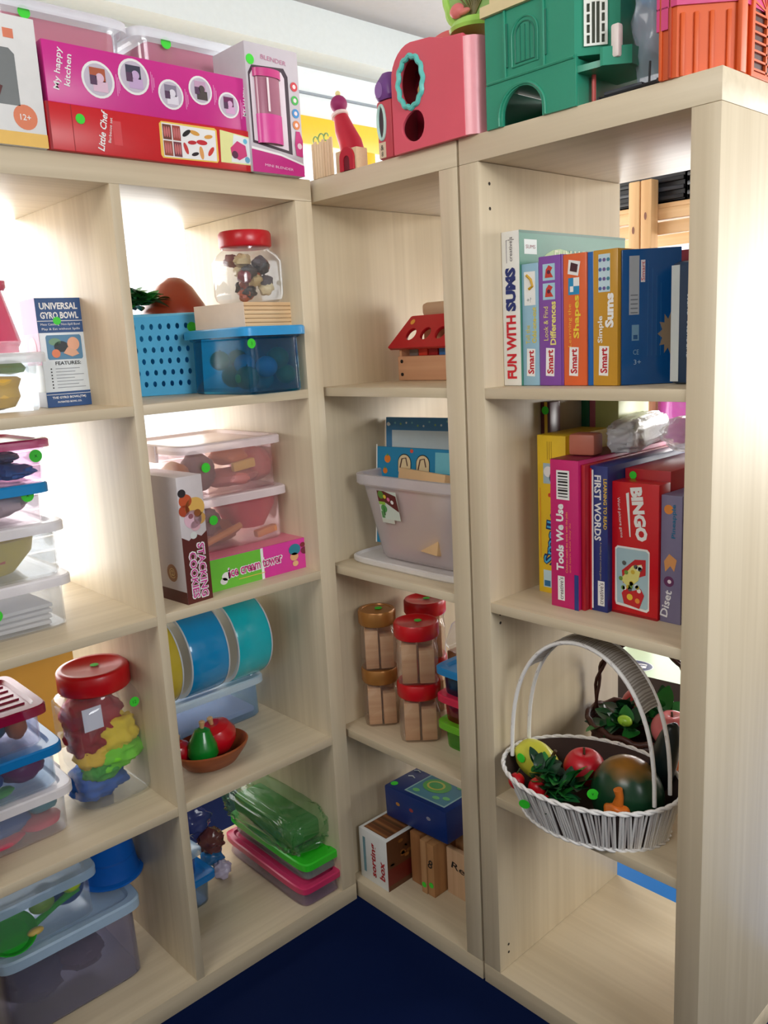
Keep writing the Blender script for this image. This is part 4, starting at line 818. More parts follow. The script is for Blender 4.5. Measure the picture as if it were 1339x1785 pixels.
board('toy_board', 'rearmost blue-bordered board with a pale centre in the clear tub', (.150, .008, S2 + .030), .250, .250, .006, (70, 134, 184), -80, -4, pr)
board('toy_board', 'thin dark-edged board between the two blue boards in the clear tub', (.170, .012, S2 + .030), .24, .245, .005, (200, 190, 170), -80, -4)
def pr(b, f):
    b.rect(f, 0, 0, .003, .200, m_(WHITE), 1)
    for u, v, r in ((.030, .172, .008), (.024, .148, .006), (.092, .190, .004)): b.disc(f, u, v, r, m_((236, 130, 40) if r > .005 else (226, 80, 60)), 1); b.disc(f, u, v + r, r * .3, m_((90, 160, 80)), 2)
    for u in (.074, .120):
        b.shape(f, arch(u - .017, u + .017, .150, .184, 12), INK, 1); b.shape(f, arch(u - .0155, u + .0155, .148, .182, 12), m_((232, 212, 170)), 2)
        b.tube([(u - .012, -.001, .150), (u - .006, -.001, .174), (u + .004, -.001, .176), (u + .008, -.001, .160)], .0012, m_((90, 40, 30)), 6)
    b.rect(f, .150, .15, .22, .19, m_((120, 200, 220)), 1)
board('toy_board', 'bright blue board with orange fruit and two arches in the clear tub', (.108, -.004, S2 + .030), .225, .196, .008, (20, 136, 186), -84, -5, pr)
board('wooden_board', 'pale wooden slab leaning at the front of the clear tub', (.092, -.068, S2 + .040), .150, .150, .014, (232, 194, 146), -100, -10)
board('pink_board', 'dusty pink board low in the clear tub', (.090, -.060, S2 + .020), .150, .125, .006, (206, 130, 120), -86, 0)

GOLD = m_((176, 120, 60), .3, metal=.35); RL = m_((206, 22, 32), .3)
WIN = pine('x', 'blk2', (222, 184, 146), (196, 150, 112))
def wood_jar(label, loc, lidm, lr, w, h, rz, stk, seed, cc=(216, 176, 140)):
    t = jar('plastic_jar', label, 'jar', loc, w, h, lr, lidm, 'small jars of wooden blocks', rz=rz, stk=stk, body=clear((250, 246, 242), .13, (226, 206, 190)), lid_h=.026)
    rd = random.Random(seed); R = math.radians(rz)
    k = 0
    for (dx, dy, sx, sy, z, sz, ang) in ((-.016, -.004, .030, .054, .003, h * .66, 0), (.017, -.014, .030, .036, .003, h * .56, 4), (.017, .017, .030, .022, .003, h * .64, -3)):
        q = w / .082
        b = MB(); b.box(-sx / 2 * q, sx / 2 * q, -sy / 2 * q, sy / 2 * q, 0, sz, WIN, .002)
        x = loc[0] + (dx * math.cos(R) - dy * math.sin(R)) * q; y = loc[1] + (dx * math.sin(R) + dy * math.cos(R)) * q
        simple('wooden_block', b, ['left', 'right', 'rear'][k] + ' wooden block inside the ' + label.split(' of ')[0], 'wooden block', (x, y, loc[2] + z), rz + ang, 'wooden blocks in the small jars'); k += 1
    return t
wood_jar('lower gold-lidded jar of wooden blocks', (.086, -.018, S3), GOLD, .0375, .074, .122, -40, False, 1)
wood_jar('upper gold-lidded jar of wooden blocks, with a tilted slab', (.086, -.018, S3 + .1225), GOLD, .0380, .074, .124, -40, True, 2)
wood_jar('lower front red-lidded jar of wooden blocks', (.090, -.128, S3), RL, .0430, .082, .120, -45, False, 3)
wood_jar('upper front red-lidded jar of wooden blocks', (.090, -.128, S3 + .1205), RL, .0440, .082, .122, -45, True, 4)
wood_jar('lower rear red-lidded jar of wooden blocks', (.200, -.045, S3), RL, .0430, .082, .120, -45, False, 5)
wood_jar('upper rear red-lidded jar of wooden blocks, behind the front pair', (.200, -.045, S3 + .1205), RL, .0440, .082, .124, -45, True, 6)
jar('plastic_jar', 'tilted clear jar with a red lid at the right behind the small blue tub', 'jar', (.215, -.150, S3 + .145), .080, .11, .040, RL, stk=False, rx=24, ry=0)
b = crumple((0, 0, 0), (.03, .03, .025), m_((226, 160, 80), .5), 140, .15); simple('orange_toy', b, 'orange toy inside the tilted red-lidded jar', 'toy', (.205, -.175, S3 + .175))
b = MB(); b.box(-.035, .035, -.05, .05, 0, .142, wood('x', (206, 170, 132), (184, 144, 108), .5, 60, 'sup'), .002); simple('wooden_box', b, 'plain wooden box hidden behind the small stacked tubs', 'box', (.235, -.155, S3))
for i, (z, c, cl, lb) in enumerate(((0, (110, 190, 40), (110, 176, 70), 'lowest, green-lidded small tub at the right of the jars'), (.056, (220, 40, 80), (150, 20, 50), 'middle, rose-lidded small tub at the right of the jars'), (.112, (20, 140, 210), (20, 80, 110), 'topmost, blue-lidded small tub at the right of the jars'))):
    tub('small_tub', lb, 'box', (.120, -.238, S3 + z), -90, .100, .080, .0555, clear(tuple(min(255, v + 90) for v in cl), .3, cl), m_(c, .3), 'small coloured tubs beside the jars', taper=.84, lid_h=.008, p=5)
b = MB()
def pr(b, F):
    f = F['front']; w = m_(WHITE); D = m_((176, 20, 34))
    b.text(f, 'sorting', .046, .056, .02, D, 2, rot=90, bold=.03, w=.078, h=.019, shear=.12); b.text(f, 'box', .070, .042, .02, D, 2, rot=90, bold=.03, w=.044, h=.017, shear=.12)
    b.rect(f, .012, .018, .020, .100, m_((110, 150, 160)), 1)
    r = F['right']; b.rect(r, 0, 0, .098, .116, m_((96, 56, 30)), 1); b.rect(r, 0, .012, .098, .05, m_((110, 30, 20)), 2)
    rd = random.Random(2)
    for k in range(14): b.disc(r, rd.uniform(.01, .09), rd.uniform(.055, .108), .007, m_([(140, 90, 40), (80, 50, 26), (170, 110, 50)][k % 3]), 2, .004)
    T2 = F['top']; b.rect(T2, .008, .008, .078, .090, m_((120, 74, 40)), 1)
    for k in range(9): b.rect(T2, .010, .010 + k * .009, .076, .016 + k * .009, m_([(150, 96, 54), (110, 62, 34), (90, 56, 30)][k % 3]), 2)
carton('sorting_box', 'white sorting box carton with red lettering and wooden pieces shown on top', 'box', (.026, .012, S0), RZ, .087, .098, .117, (226, 228, 226), pr)
def pr(b, F):
    T2 = F['top']; f = F['front']
    b.rect(T2, .050, .012, .165, .118, m_((150, 190, 190)), 1); b.rect(T2, .054, .016, .161, .114, m_((70, 130, 150)), 2)
    b.disc(T2, .095, .066, .034, m_((90, 170, 80)), 3, .026); b.disc(T2, .092, .066, .022, m_((200, 200, 90)), 4, .017); b.disc(T2, .092, .066, .017, m_((70, 160, 80)), 5, .012)
    for u, v in ((.140, .090), (.145, .040), (.07, .028), (.125, .03)): b.disc(T2, u, v, .009, m_((110, 190, 110)), 3, .006)
    for u, v in ((.022, .060), (.030, .095), (.015, .085)): b.tube([(u - .008, v, .0712), (u, v + .006, .0712), (u + .010, v + .002, .0712)], .0014, m_((230, 236, 240)), 6)
    for u, c in ((.04, (190, 130, 60)), (.08, (160, 60, 60)), (.13, (150, 150, 170))): b.disc(f, u, .040, .006, m_(c), 1, .004)
carton('blue_tin', 'dark blue tin with a green and turquoise picture, lying on the wooden boxes', 'tin', (.078, -.022, S0 + .134), RZ, .180, .130, .071, (20, 50, 120), pr, bev=.004, rough=.3, ry=-2, kids=lambda t, F: sticker(t, F['top'], .014, .018, .008))
BRW = wood('z', (176, 122, 76), (140, 90, 52), .5, 60, 'brw')
def wblock(label, loc, w, d, h, m=None, rz=RZ, stk=None, txt=None, name='wooden_box'):
    t = thing(name, label, 'wooden box', loc, rz, 'wooden boxes on the corner bottom board')
    b = MB(); b.box(0, w, 0, d, 0, h, m or BRW, .0015)
    if txt: b.text(FF('front', w, d, h), txt, w * .5, h * .62, .03, INK, 2, w=w * .66, h=.020, bold=.01, shear=.1, rot=-8)
    b.build('block_body', t)
    if stk: sticker(t, FF('front', w, d, h), stk[0], stk[1], .006)
    return t
wblock('dark brown wooden box touching the sorting box', (.088, -.082, S0), .030, .10, .118)
wblock('pair-left light brown wooden box with a green sticker', (.076, -.1235, S0), .016, .11, .122, wood('z', (196, 150, 104), (170, 122, 80), .5, 60, 'lb'), stk=(.008, .020))
wblock('pair-right light brown wooden box with a green sticker and ink mark', (.078, -.1405, S0), .019, .11, .120, wood('z', (190, 140, 92), (166, 116, 74), .5, 60, 'lb2'), stk=(.010, .026), txt='8')
wblock('pale wooden box with black handwriting at the right', (.112, -.164, S0), .080, .012, .106, pine('z', 'reg', (222, 186, 150), (204, 164, 126)), txt='Reg')
wblock('brown wooden box behind the handwritten one', (.134, -.170, S0), .100, .11, .1335, wood('x', (190, 140, 96), (160, 110, 70), .5, 60, 'bb'))

# ================================================================== END COLUMN, TOP ROW: BOXED GAMES
GB = 'boxed games standing in the top cell of the end column'
def logo_smart(b, f, u, v):
    b.shape(f, [(u - .0085, v - .021), (u + .0070, v - .022), (u + .0085, v + .020), (u - .0075, v + .021)], m_(WHITE), 1)
    b.text(f, 'Smart', u, v, .014, m_((190, 20, 40)), 2, rot=90, bold=.03, w=.036, h=.0115)
def game(label, y, w, h, c, prints, x=.060, d=.300, rz=RZ, z=S1, group=GB, name='game_box', rough=.3, **k):
    return carton(name, label, 'game box', (x, y, z), rz, w, d, h, c, prints, group, rough=rough, **k)
def pr(b, F):
    f = F['front']
    b.text(f, 'FUN WITH', .017, .060, .02, m_((200, 20, 40)), 2, rot=90, bold=.04, w=.098, h=.019); b.text(f, 'SUMS', .017, .148, .02, m_((24, 40, 110)), 2, rot=90, bold=.06, w=.066, h=.020)
    b.text(f, "creative's", .018, .208, .01, m_((90, 80, 90)), 2, rot=90, w=.036, h=.007); b.tube([(.010, 0, .188), (.010, -.0004, .222), (.025, -.0004, .222)], .0005, m_((120, 110, 120)), 4)
    r = F['right']; b.rect(r, .0, 0, .30, .235, m_((72, 140, 118)), 1); b.rect(r, .012, .200, .044, .222, m_((226, 234, 230)), 2); b.text(r, 'SUMS', .028, .211, .008, m_((150, 60, 70)), 3, w=.024)
    b.disc(r, .105, .150, .070, m_((170, 206, 130)), 2, .060); b.text(r, 'FUN WITH', .150, .198, .02, m_((226, 236, 190)), 3, w=.120, h=.020, bold=.02); b.rect(r, 0, .231, .30, .235, m_((50, 110, 92)), 2)
game('tall white-spined counting game box with green cover, first from the left', -.3905, .0345, .235, (232, 230, 224), pr, x=.056)
def pr(b, F):
    f = F['front']; logo_smart(b, f, .016, .036); Y = m_((226, 206, 60))
    b.rect(f, .005, .122, .026, .172, m_(WHITE), 1); b.tube([(.010, -.0006, .167), (.018, -.0006, .160), (.021, -.0006, .150), (.014, -.0006, .146)], .0022, m_((206, 160, 30)), 6); b.text(f, '+?', .014, .130, .01, m_((120, 130, 130)), 2)
    b.text(f, 'Tell the', .011, .078, .01, Y, 2, rot=90, w=.028, h=.008); b.text(f, 'Odd-one-out', .023, .092, .01, Y, 2, rot=90, w=.054, h=.0085, bold=.02)
game('light blue spined game box with a banana picture', -.4255, .0315, .184, (150, 190, 212), pr)
def pr(b, F):
    f = F['front']; logo_smart(b, f, .020, .036); Y = m_((238, 226, 130))
    for v in (.128, .156):
        b.rect(f, .008, v, .030, v + .024, m_((170, 210, 226)), 1); b.shape(f, [(.012, v + .004), (.027, v + .004), (.022, v + .012), (.026, v + .018), (.019, v + .022), (.014, v + .016)], m_((206, 60, 50)), 2); b.disc(f, .019, v + .012, .003, m_((90, 30, 60)), 3)
    b.text(f, 'Look & Find', .013, .093, .01, Y, 2, rot=90, w=.050, h=.008); b.text(f, 'Differences', .026, .093, .01, Y, 2, rot=90, w=.064, h=.0105, bold=.03); b.rect(f, .0405, 0, .0415, .192, m_((96, 50, 130)), 1)
game('purple spined picture game box', -.4575, .0440, .1915, (132, 78, 168), pr)
def pr(b, F):
    f = F['front']; logo_smart(b, f, .018, .036); Y = m_((244, 190, 70))
    b.shape(f, [(.008, .162), (.026, .158), (.030, .178), (.010, .182)], m_(WHITE), 1); b.shape(f, [(.012, .166), (.024, .163), (.026, .174), (.014, .178)], m_((70, 30, 40)), 2)
    b.rect(f, .009, .132, .018, .156, m_((30, 140, 190)), 1); b.rect(f, .018, .132, .028, .144, m_((30, 140, 190)), 1); b.rect(f, .018, .144, .028, .156, m_(WHITE), 1); b.rect(f, .012, .136, .018, .144, m_(WHITE), 2)
    b.text(f, 'Learning the', .012, .088, .01, Y, 2, rot=90, w=.062, h=.007); b.text(f, 'Shapes', .024, .100, .01, m_((240, 210, 60)), 2, rot=90, w=.062, h=.0125, bold=.03)
game('orange spined shapes game box', -.5020, .0400, .190, (226, 102, 52), pr)
game('thin plain blue game box between orange and mustard spines', -.5425, .0100, .1895, (20, 100, 180), None, x=.062)
def pr(b, F):
    f = F['front']; logo_smart(b, f, .018, .036)
    b.rect(f, .009, .132, .028, .184, m_((196, 220, 230)), 1)
    rd = random.Random(8)
    for k in range(12): b.disc(f, .012 + (k % 3) * .0065, .137 + (k // 3) * .013, .0026, m_([(70, 100, 160), (110, 90, 150), (60, 130, 150)][k % 3]), 2)
    b.text(f, 'Simple', .013, .080, .01, m_(WHITE), 2, rot=90, w=.038, h=.010, bold=.02); b.text(f, 'Sums', .027, .106, .02, m_(WHITE), 2, rot=90, w=.048, h=.014, bold=.05)
game('mustard spined sums game box', -.5530, .0400, .190, (200, 148, 42), pr)
def pr(b, F):
    f = F['front']
    b.rect(f, .010, .098, .024, .178, m_((170, 176, 184)), 1)
    for k in range(5): b.rect(f, .012, .100 + k * .006, .022, .1015 + k * .006, m_((110, 116, 126)), 2)
    b.rect(f, .026, .142, .032, .172, m_((226, 220, 226)), 1); b.text(f, 'Smart', .029, .157, .01, m_((190, 20, 40)), 2, rot=90, w=.026, h=.005)
    b.rect(f, .014, .062, .024, .084, m_((110, 150, 180)), 1); b.rect(f, .016, .064, .022, .070, m_((30, 80, 130)), 2); b.text(f, '3+', .022, .032, .01, m_((150, 180, 206)), 2, w=.010); b.text(f, 'CE', .020, .046, .01, m_((120, 160, 190)), 2, w=.008)
    n = 22; b.shape(f, [(.066 + (.016 if k % 2 else .010) * math.cos(2 * PI * k / n), .070 + (.030 if k % 2 else .020) * math.sin(2 * PI * k / n)) for k in range(n)], m_((140, 120, 96)), 1)
    for k in range(4): b.rect(f, .036 + k * .006, .040, .0365 + k * .006, .170 - k * .01, m_((40, 110, 170)), 1)
carton('game_box', 'large dark blue game box showing its back with a grey barcode', 'game box', (.066, -.5960, S1), -46, .082, .010, .187, (14, 78, 140), pr, GB, rough=.22)
game('maroon box tucked behind the dark blue rounded case', -.6200, .060, .186, (130, 20, 44), None, x=.165, d=.18)
def pr(b, F):
    f = F['front']; b.rect(f, .002, .004, .014, .160, m_((196, 204, 206), .3), 1)
    b.text(f, 'CHECKERS, CHESS', .029, .078, .01, m_((190, 206, 216)), 2, rot=90, w=.086, h=.007); b.text(f, '& TIC-TAC-TOE', .042, .076, .01, m_((190, 206, 216)), 2, rot=90, w=.070, h=.007)
carton('game_case', 'dark blue rounded case of checkers and chess with silver edge', 'game box', (.088, -.6570, S1), RZ, .062, .16, .165, (18, 50, 82), pr, GB, bev=.008, kids=lambda t, F: sticker(t, F['front'], .046, .140, .012))

# ================================================================== END COLUMN, SECOND ROW
GB2 = 'boxed games standing in the second cell of the end column'
def g2(label, y, w, h, c, prints, x=.060, d=.290, **k): return game(label, y, w, h, c, prints, x=x, d=d, z=S2, group=GB2, **k)
def pr(b, F):
    f = F['front']; b.rect(f, .008, 0, .014, .318, m_((206, 170, 50)), 1); b.rect(f, .016, 0, .018, .318, m_((60, 40, 60)), 1)
g2('tall narrow maroon and yellow striped box against the left panel', -.3910, .019, .318, (84, 34, 40), pr, x=.150, d=.03, kids=lambda t, F: sticker(t, F['front'], .010, .304, .007))
def pr(b, F):
    f = F['front']; BL_ = m_((20, 120, 200)); w = m_(WHITE)
    b.text(f, 'Smaller', .027, .105, .03, m_((16, 50, 110)), 2, rot=84, bold=.07, w=.112, h=.024); b.text(f, 'Smaller', .027, .105, .03, m_((70, 180, 230)), 3, rot=84, bold=.0, w=.108, h=.020)
    b.text(f, 'in', .030, .176, .02, m_((220, 60, 40)), 2, rot=84, bold=.06, w=.022, h=.016)
    b.rect(f, .012, .188, .042, .222, m_((170, 196, 206)), 1); b.disc(f, .022, .208, .009, w, 2); b.disc(f, .034, .198, .010, m_((60, 90, 110)), 2); b.rect(f, .004, .060, .006, .18, m_((230, 150, 40)), 1)
    for k in range(3): b.rect(f, .020 + k * .004, .228, .021 + k * .004, .258, m_((170, 130, 30)), 1)
    b.rect(f, .010, .010, .026, .040, m_((190, 220, 230)), 1); b.rect(f, .012, .012, .024, .022, m_((40, 110, 160)), 2)
g2('yellow game box with blue slanted title, left of the magenta box', -.4125, .0560, .268, (236, 196, 40), pr, x=.110, d=.13)
for lb, y, w, c in (('dark green folder at the back of the second cell', -.3910, .016, (40, 120, 90)), ('dusty pink folder at the back of the second cell', -.4080, .016, (206, 120, 140)), ('pale lime box at the back of the second cell', -.4250, .046, (206, 214, 140))):
    g2(lb, y, w, .318, c, None, x=.270 if w < .04 else .262, d=.10)
def pr(b, F):
    f = F['front']; w = m_(WHITE)
    b.rect(f, .012, .176, .036, .222, w, 1)
    for k in range(9): b.rect(f, .015, .180 + k * .0045, .033, .1815 + (k % 3) * .0007 + k * .0045, INK, 2)
    b.text(f, 'Tools We Use', .018, .115, .02, w, 2, rot=90, bold=.04, w=.108, h=.014); b.text(f, 'Children match the tools with the jobs', .031, .108, .01, m_((244, 170, 90)), 2, rot=90, w=.098, h=.005); b.text(f, 'and learn what they do', .037, .100, .01, m_((244, 150, 90)), 2, rot=90, w=.080, h=.004)
    b.rect(f, .013, .012, .026, .052, w, 1); b.text(f, "creative's", .0195, .032, .01, m_((70, 40, 60)), 2, rot=90, w=.036, h=.008); b.rect(f, .044, 0, .052, .058, m_((40, 60, 130)), 1)
    b.rect(F['top'], 0, 0, .052, .29, m_((130, 24, 60)), 1)
g2('magenta spined box of tool cards with a barcode', -.4740, .0520, .2385, (202, 30, 110), pr)
g2('thin red box between the magenta and navy boxes', -.5270, .0070, .232, (176, 24, 40), None, x=.066)
def pr(b, F):
    f = F['front']; w = m_(WHITE); Y = m_((236, 196, 60))
    b.rect(f, 0, 0, .0035, .226, m_(RED), 1); b.rect(f, .0035, .004, .0065, .224, w, 2)
    b.text(f, 'FIRST WORDS', .014, .165, .02, w, 2, rot=-90, bold=.03, w=.102, h=.012); b.text(f, 'LEARNING TO READ', .027, .172, .01, Y, 2, rot=-90, bold=.02, w=.078, h=.006); b.text(f, 'A reading and matching game', .019, .082, .01, m_((190, 180, 140)), 2, rot=-90, w=.060, h=.004)
    b.rect(f, .014, .010, .026, .050, w, 1); b.text(f, "creative's", .020, .030, .01, m_((70, 40, 60)), 2, rot=90, w=.034, h=.008)
g2('narrow navy word game box with a white stripe', -.5350, .0310, .2300, (40, 52, 122), pr, x=.078)
g2('plain red box rising behind the red bingo box', -.5670, .0760, .2220, (176, 34, 44), None, x=.125, d=.255, kids=lambda t, F: sticker(t, F['front'], .014, .212, .006))
def pr(b, F):
    f = F['front']; w = m_(WHITE)
    b.text(f, 'BINGO', .046, .160, .03, w, 2, rot=-82, bold=.06, w=.082, h=.020); b.shape(f, [(.024, .190), (.029, .192), (.0325, .124), (.0305, .124)], w, 2); b.text(f, 'Word picture game', .014, .152, .01, w, 2, rot=-84, w=.062, h=.006)
    b.shape(f, [(.008, .014), (.060, .010), (.064, .014), (.064, .104), (.060, .108), (.010, .108), (.006, .104), (.006, .020)], m_(WHITE), 1); b.shape(f, [(.010, .018), (.059, .014), (.062, .017), (.062, .102), (.058, .105), (.011, .105), (.008, .102)], m_((170, 200, 210)), 2)
    b.shape(f, [(.018, .070), (.040, .090), (.058, .092), (.058, .068), (.040, .060), (.020, .050)], m_((196, 30, 40)), 3); b.shape(f, [(.016, .056), (.036, .080), (.052, .084), (.046, .058), (.030, .044)], m_((226, 220, 130)), 4)
    rd = random.Random(4)
    for k in range(18): b.disc(f, rd.uniform(.014, .052), rd.uniform(.038, .086), .0035, m_([(230, 230, 220), (210, 180, 60), (110, 150, 60), (90, 90, 90)][k % 4]), 5, n=10)
    b.shape(f, [(.022, .018), (.048, .014), (.056, .036), (.050, .046), (.036, .040), (.026, .046), (.018, .034)], m_((200, 30, 40)), 4); b.disc(f, .032, .030, .005, m_((236, 196, 60)), 5); b.disc(f, .045, .026, .004, m_((236, 150, 60)), 5)
    b.rect(f, 0, 0, .0775, .004, m_((150, 10, 20)), 1)
g2('bright red bingo box with a rounded picture panel', -.5660, .0780, .2070, (206, 20, 32), pr, x=.090, d=.033)
def pr(b, F):
    f = F['front']; w = m_((226, 226, 232))
    b.disc(f, .012, .172, .007, m_((226, 140, 60)), 1); b.text(f, 'Pineapple', .021, .155, .01, m_((30, 110, 150)), 2, rot=90, w=.050, h=.008, bold=.02)
    b.shape(f, [(.008, .078), (.016, .088), (.022, .080), (.026, .098), (.014, .106), (.006, .094)], m_((214, 150, 90)), 1); b.disc(f, .014, .064, .008, m_((96, 40, 90)), 1); b.disc(f, .015, .064, .003, m_((230, 220, 230)), 2)
    b.text(f, 'Diset', .010, .030, .02, w, 2, rot=80, w=.042, h=.012, bold=.02)
g2('grey-violet box at the right, shortest of its row', -.6450, .0330, .1930, (120, 114, 146), pr, x=.094, d=.28)
# wrapped packets on the games and bottles beyond
b = MB()
def wr2(q):
    n = noise.noise(q * 2.6) * .6 + noise.noise(q * 8) * .35
    p = Vector((math.copysign(abs(q.x) ** .5, q.x), math.copysign(abs(q.y) ** .4, q.y), math.copysign(abs(q.z) ** .7, q.z))); return p * (1 + .2 * n)
b.ball((0, 0, 0), (.028, .120, .026), mat((206, 206, 212), .15, alpha=.75, bump=.5, bscale=70), 44, 26, fn=wr2); simple('wrapped_packet', b, 'silvery crinkled plastic packet lying on top of the game boxes', 'packet', (.245, -.520, S2 + .264), -74, smooth=80)
b = MB(); b.box(-.022, .022, -.018, .018, 0, .034, m_((190, 110, 90)), .005); simple('brown_pack', b, 'small reddish brown pack left of the silvery packet', 'pack', (.120, -.500, S2 + .2395), -80)
b = crumple((0, 0, 0), (.05, .07, .030), mat((230, 230, 232), .15, alpha=.5), 152, .2); simple('clear_bag', b, 'pale crinkled bag behind the silvery packet', 'bag', (.300, -.600, S2 + .256), smooth=80)

# ================================================================== END COLUMN, THIRD ROW: FRUIT BASKET
t = thing('fruit_basket', 'white wicker basket of play fruit with a tall arched handle', 'basket', (.060, -.545, S3), 0)
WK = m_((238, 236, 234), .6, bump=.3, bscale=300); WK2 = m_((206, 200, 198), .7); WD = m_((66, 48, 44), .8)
b = MB(); n = 190; rd = random.Random(11); HB = .082
def bell(k, s, off=0):
    a = 2 * PI * k / n; th = math.radians(8)
    rx, ry = .085 + (.112 - .085) * s + off, .122 + (.146 - .122) * s + off
    x, y = rx * math.cos(a), ry * math.sin(a)
    cx = .010 * (1 - s)
    return (cx + x * math.cos(th) - y * math.sin(th), x * math.sin(th) + y * math.cos(th), HB * s)
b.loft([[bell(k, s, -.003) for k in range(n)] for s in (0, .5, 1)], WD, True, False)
for k in range(n):
    j = rd.uniform(-.8, .8); r = rd.uniform(.0015, .0024)
    if k % 11 != 4: b.tube([bell(k + j * (1 - 2 * s) * .8, s) for s in (0.02, .5, .99)], r, WK if rd.random() < .72 else WK2, 5)
b.build('woven_wall', t, 'white wicker wall with dark gaps', 60)
for nm, s, r in (('rim', 1.0, .0042), ('base_ring', .015, .0036)):
    b = MB(); 
    for ph in (0, PI):
        pts = []
        for k in range(n): p = Vector(bell(k, s, .001)); q = 2 * PI * k / 9 + ph; pts.append(p + Vector((0, 0, .0022 * math.cos(q))) + Vector((p.x, p.y, 0)).normalized() * .0016 * math.sin(q))
        b.tube(pts, r * .62, WK, 6, True)
    b.build(nm, t, None, 70)
def hpt(s, off): # s 0..1 over the arch
    a = PI * (1 - s); return Vector((-.026 + .014 * s + off + .0, .128 * math.cos(PI - a) * -1 if False else .128 * math.cos(PI * s), HB + .228 * math.sin(a) ** .75))
b = MB()
for off in (-.012, .034):
    b.tube([hpt(k / 40, off) for k in range(41)], .0034, WK, 8)
    b.tube([hpt(k / 40, off) + Vector((.0022 * math.cos(k * 1.3), 0, .0022 * math.sin(k * 1.3))) for k in range(41)], .0016, WK2, 6)
b.build('handle_rods', t, None, 70)
b = MB()
for k in range(9, 33):
    for q in range(6):
        s = (k + q / 6) / 40; b.tube([hpt(s, -.012), hpt(s, .011) + Vector((0, 0, .002)), hpt(s, .034)], .0014, m_((190, 184, 178), .7) if (k + q) % 2 else m_((150, 142, 134), .7), 5)
b.build('handle_weave', t, 'greyish woven band on top of the handle', 70)
sticker(t, Matrix.Translation((-.101, .055, .048)) @ Matrix.Rotation(math.radians(RZ + 22), 4, 'Z') @ Matrix.Rotation(math.radians(14), 4, 'X') @ FF('front', 0, 0, 0), 0, 0, .009)
GF = 'play fruit in the white basket'
def fruit(label, loc, r, c, seed=0, amp=.0, stk=None, rx=0, ry=0, rz=0, mm=None, cat='play fruit', name='play_fruit', fn=None, kid=None):
    t = thing(name, label, cat, loc, rz, GF, rx, ry)
    def f0(q):
        w = Vector(q); s = 1 + amp * noise.noise(w * 1.6 + Vector((seed, 0, 0))); return w * s
    b = MB(); b.ball((0, 0, 0), r, mm or m_(c, .32, var=.15, bscale=25), 30, 20, fn=fn or f0); b.build('skin', t, None, 60)
    if kid: kid(t)
    return t
def stem(t, p, d, r=.002, c=(70, 50, 26)):
    b = MB(); p = Vector(p); b.tube([p, p + Vector(d)], r, m_(c), 7); b.build('stem', t)
def dimple(q):
    w = Vector(q); rr = math.hypot(w.x, w.y)
    if w.z > 0: w.z -= .30 * max(0, 1 - rr * 1.8) ** 1.0
    return w
# melon with yellow-orange patch
mm = mat((22, 62, 38), .28, var=.3, bscale=18)
nt = mm.node_tree; p_ = nt.nodes['Principled BSDF']; tcn = nt.nodes.new('ShaderNodeTexCoord'); sp = nt.nodes.new('ShaderNodeSeparateXYZ'); nt.links.new(tcn.outputs['Object'], sp.inputs[0])
nzz = nt.nodes.new('ShaderNodeTexNoise'); nzz.inputs['Scale'].default_value = 30; nt.links.new(tcn.outputs['Object'], nzz.inputs['Vector'])
ma = nt.nodes.new('ShaderNodeMath'); ma.operation = 'MULTIPLY_ADD'; ma.inputs[1].default_value = .030; nt.links.new(nzz.outputs['Fac'], ma.inputs[0]); nt.links.new(sp.outputs['Z'], ma.inputs[2])
mr = nt.nodes.new('ShaderNodeMapRange'); mr.inputs['From Min'].default_value = .056; mr.inputs['From Max'].default_value = .078; nt.links.new(ma.outputs[0], mr.inputs['Value'])
mxx = nt.nodes.new('ShaderNodeMix'); mxx.data_type = 'RGBA'; mxx.inputs['B'].default_value = (lin(150), lin(100), lin(36), 1)
old = p_.inputs['Base Color'].links[0].from_socket; nt.links.new(old, mxx.inputs['A']); nt.links.new(mr.outputs['Result'], mxx.inputs['Factor']); nt.links.new(mxx.outputs['Result'], p_.inputs['Base Color'])
fruit('big dark green melon with an orange patch on top', (.062, -.612, S3 + .066), (.052, .058, .064), None, mm=mm, kid=lambda t: sticker(t, Matrix.Translation((-.050, .030, .012)) @ Matrix.Rotation(math.radians(RZ + 32), 4, 'Z') @ FF('front', 0, 0, 0), 0, 0, .009, 'v'))
fruit('yellow-green mango at the left of the basket', (.048, -.448, S3 + .074), (.030, .042, .030), (206, 206, 70), 3, .12, rx=12, kid=lambda t: (sticker(t, Matrix.Translation((-.0295, .012, .010)) @ Matrix.Rotation(math.radians(RZ), 4, 'Z') @ FF('front', 0, 0, 0), 0, 0, .008), stem(t, (0, -.028, .024), (0, -.004, .014), .003)))
fruit('red apple in the middle of the basket', (.070, -.528, S3 + .080), (.034, .034, .032), (196, 22, 40), fn=dimple, kid=lambda t: stem(t, (0, 0, .018), (.002, .002, .016)))
for i, (x, y, z, r, lb) in enumerate(((-.012, -.452, .062, .0135, 'leftmost small red berry at the basket rim'), (-.006, -.492, .062, .0170, 'larger small red berry near the basket rim'), (-.018, -.512, .050, .012, 'half hidden small red berry below the leaves'))):
    fruit(lb, (x, y, S3 + z), (r, r, r), (196, 16, 30), kid=lambda t, r=r: stem(t, (0, 0, r * .9), (.004, -.004, .010), .001, (60, 80, 40)))
fruit('dark blue-green aubergine at the right side of the basket', (.122, -.640, S3 + .110), (.020, .021, .072), (16, 30, 30), 5, .1, ry=0, rx=14)
t = fruit('small orange squash in front of the melon', (.012, -.625, S3 + .062), (.016, .022, .018), (214, 110, 30), 2, .15)
b = MB(); b.tube([(0, .0, .012), (.0, -.004, .030), (-.002, -.002, .042)], [.009, .006, .007], m_((206, 110, 36), .4), 12); b.build('neck', t, None, 60)
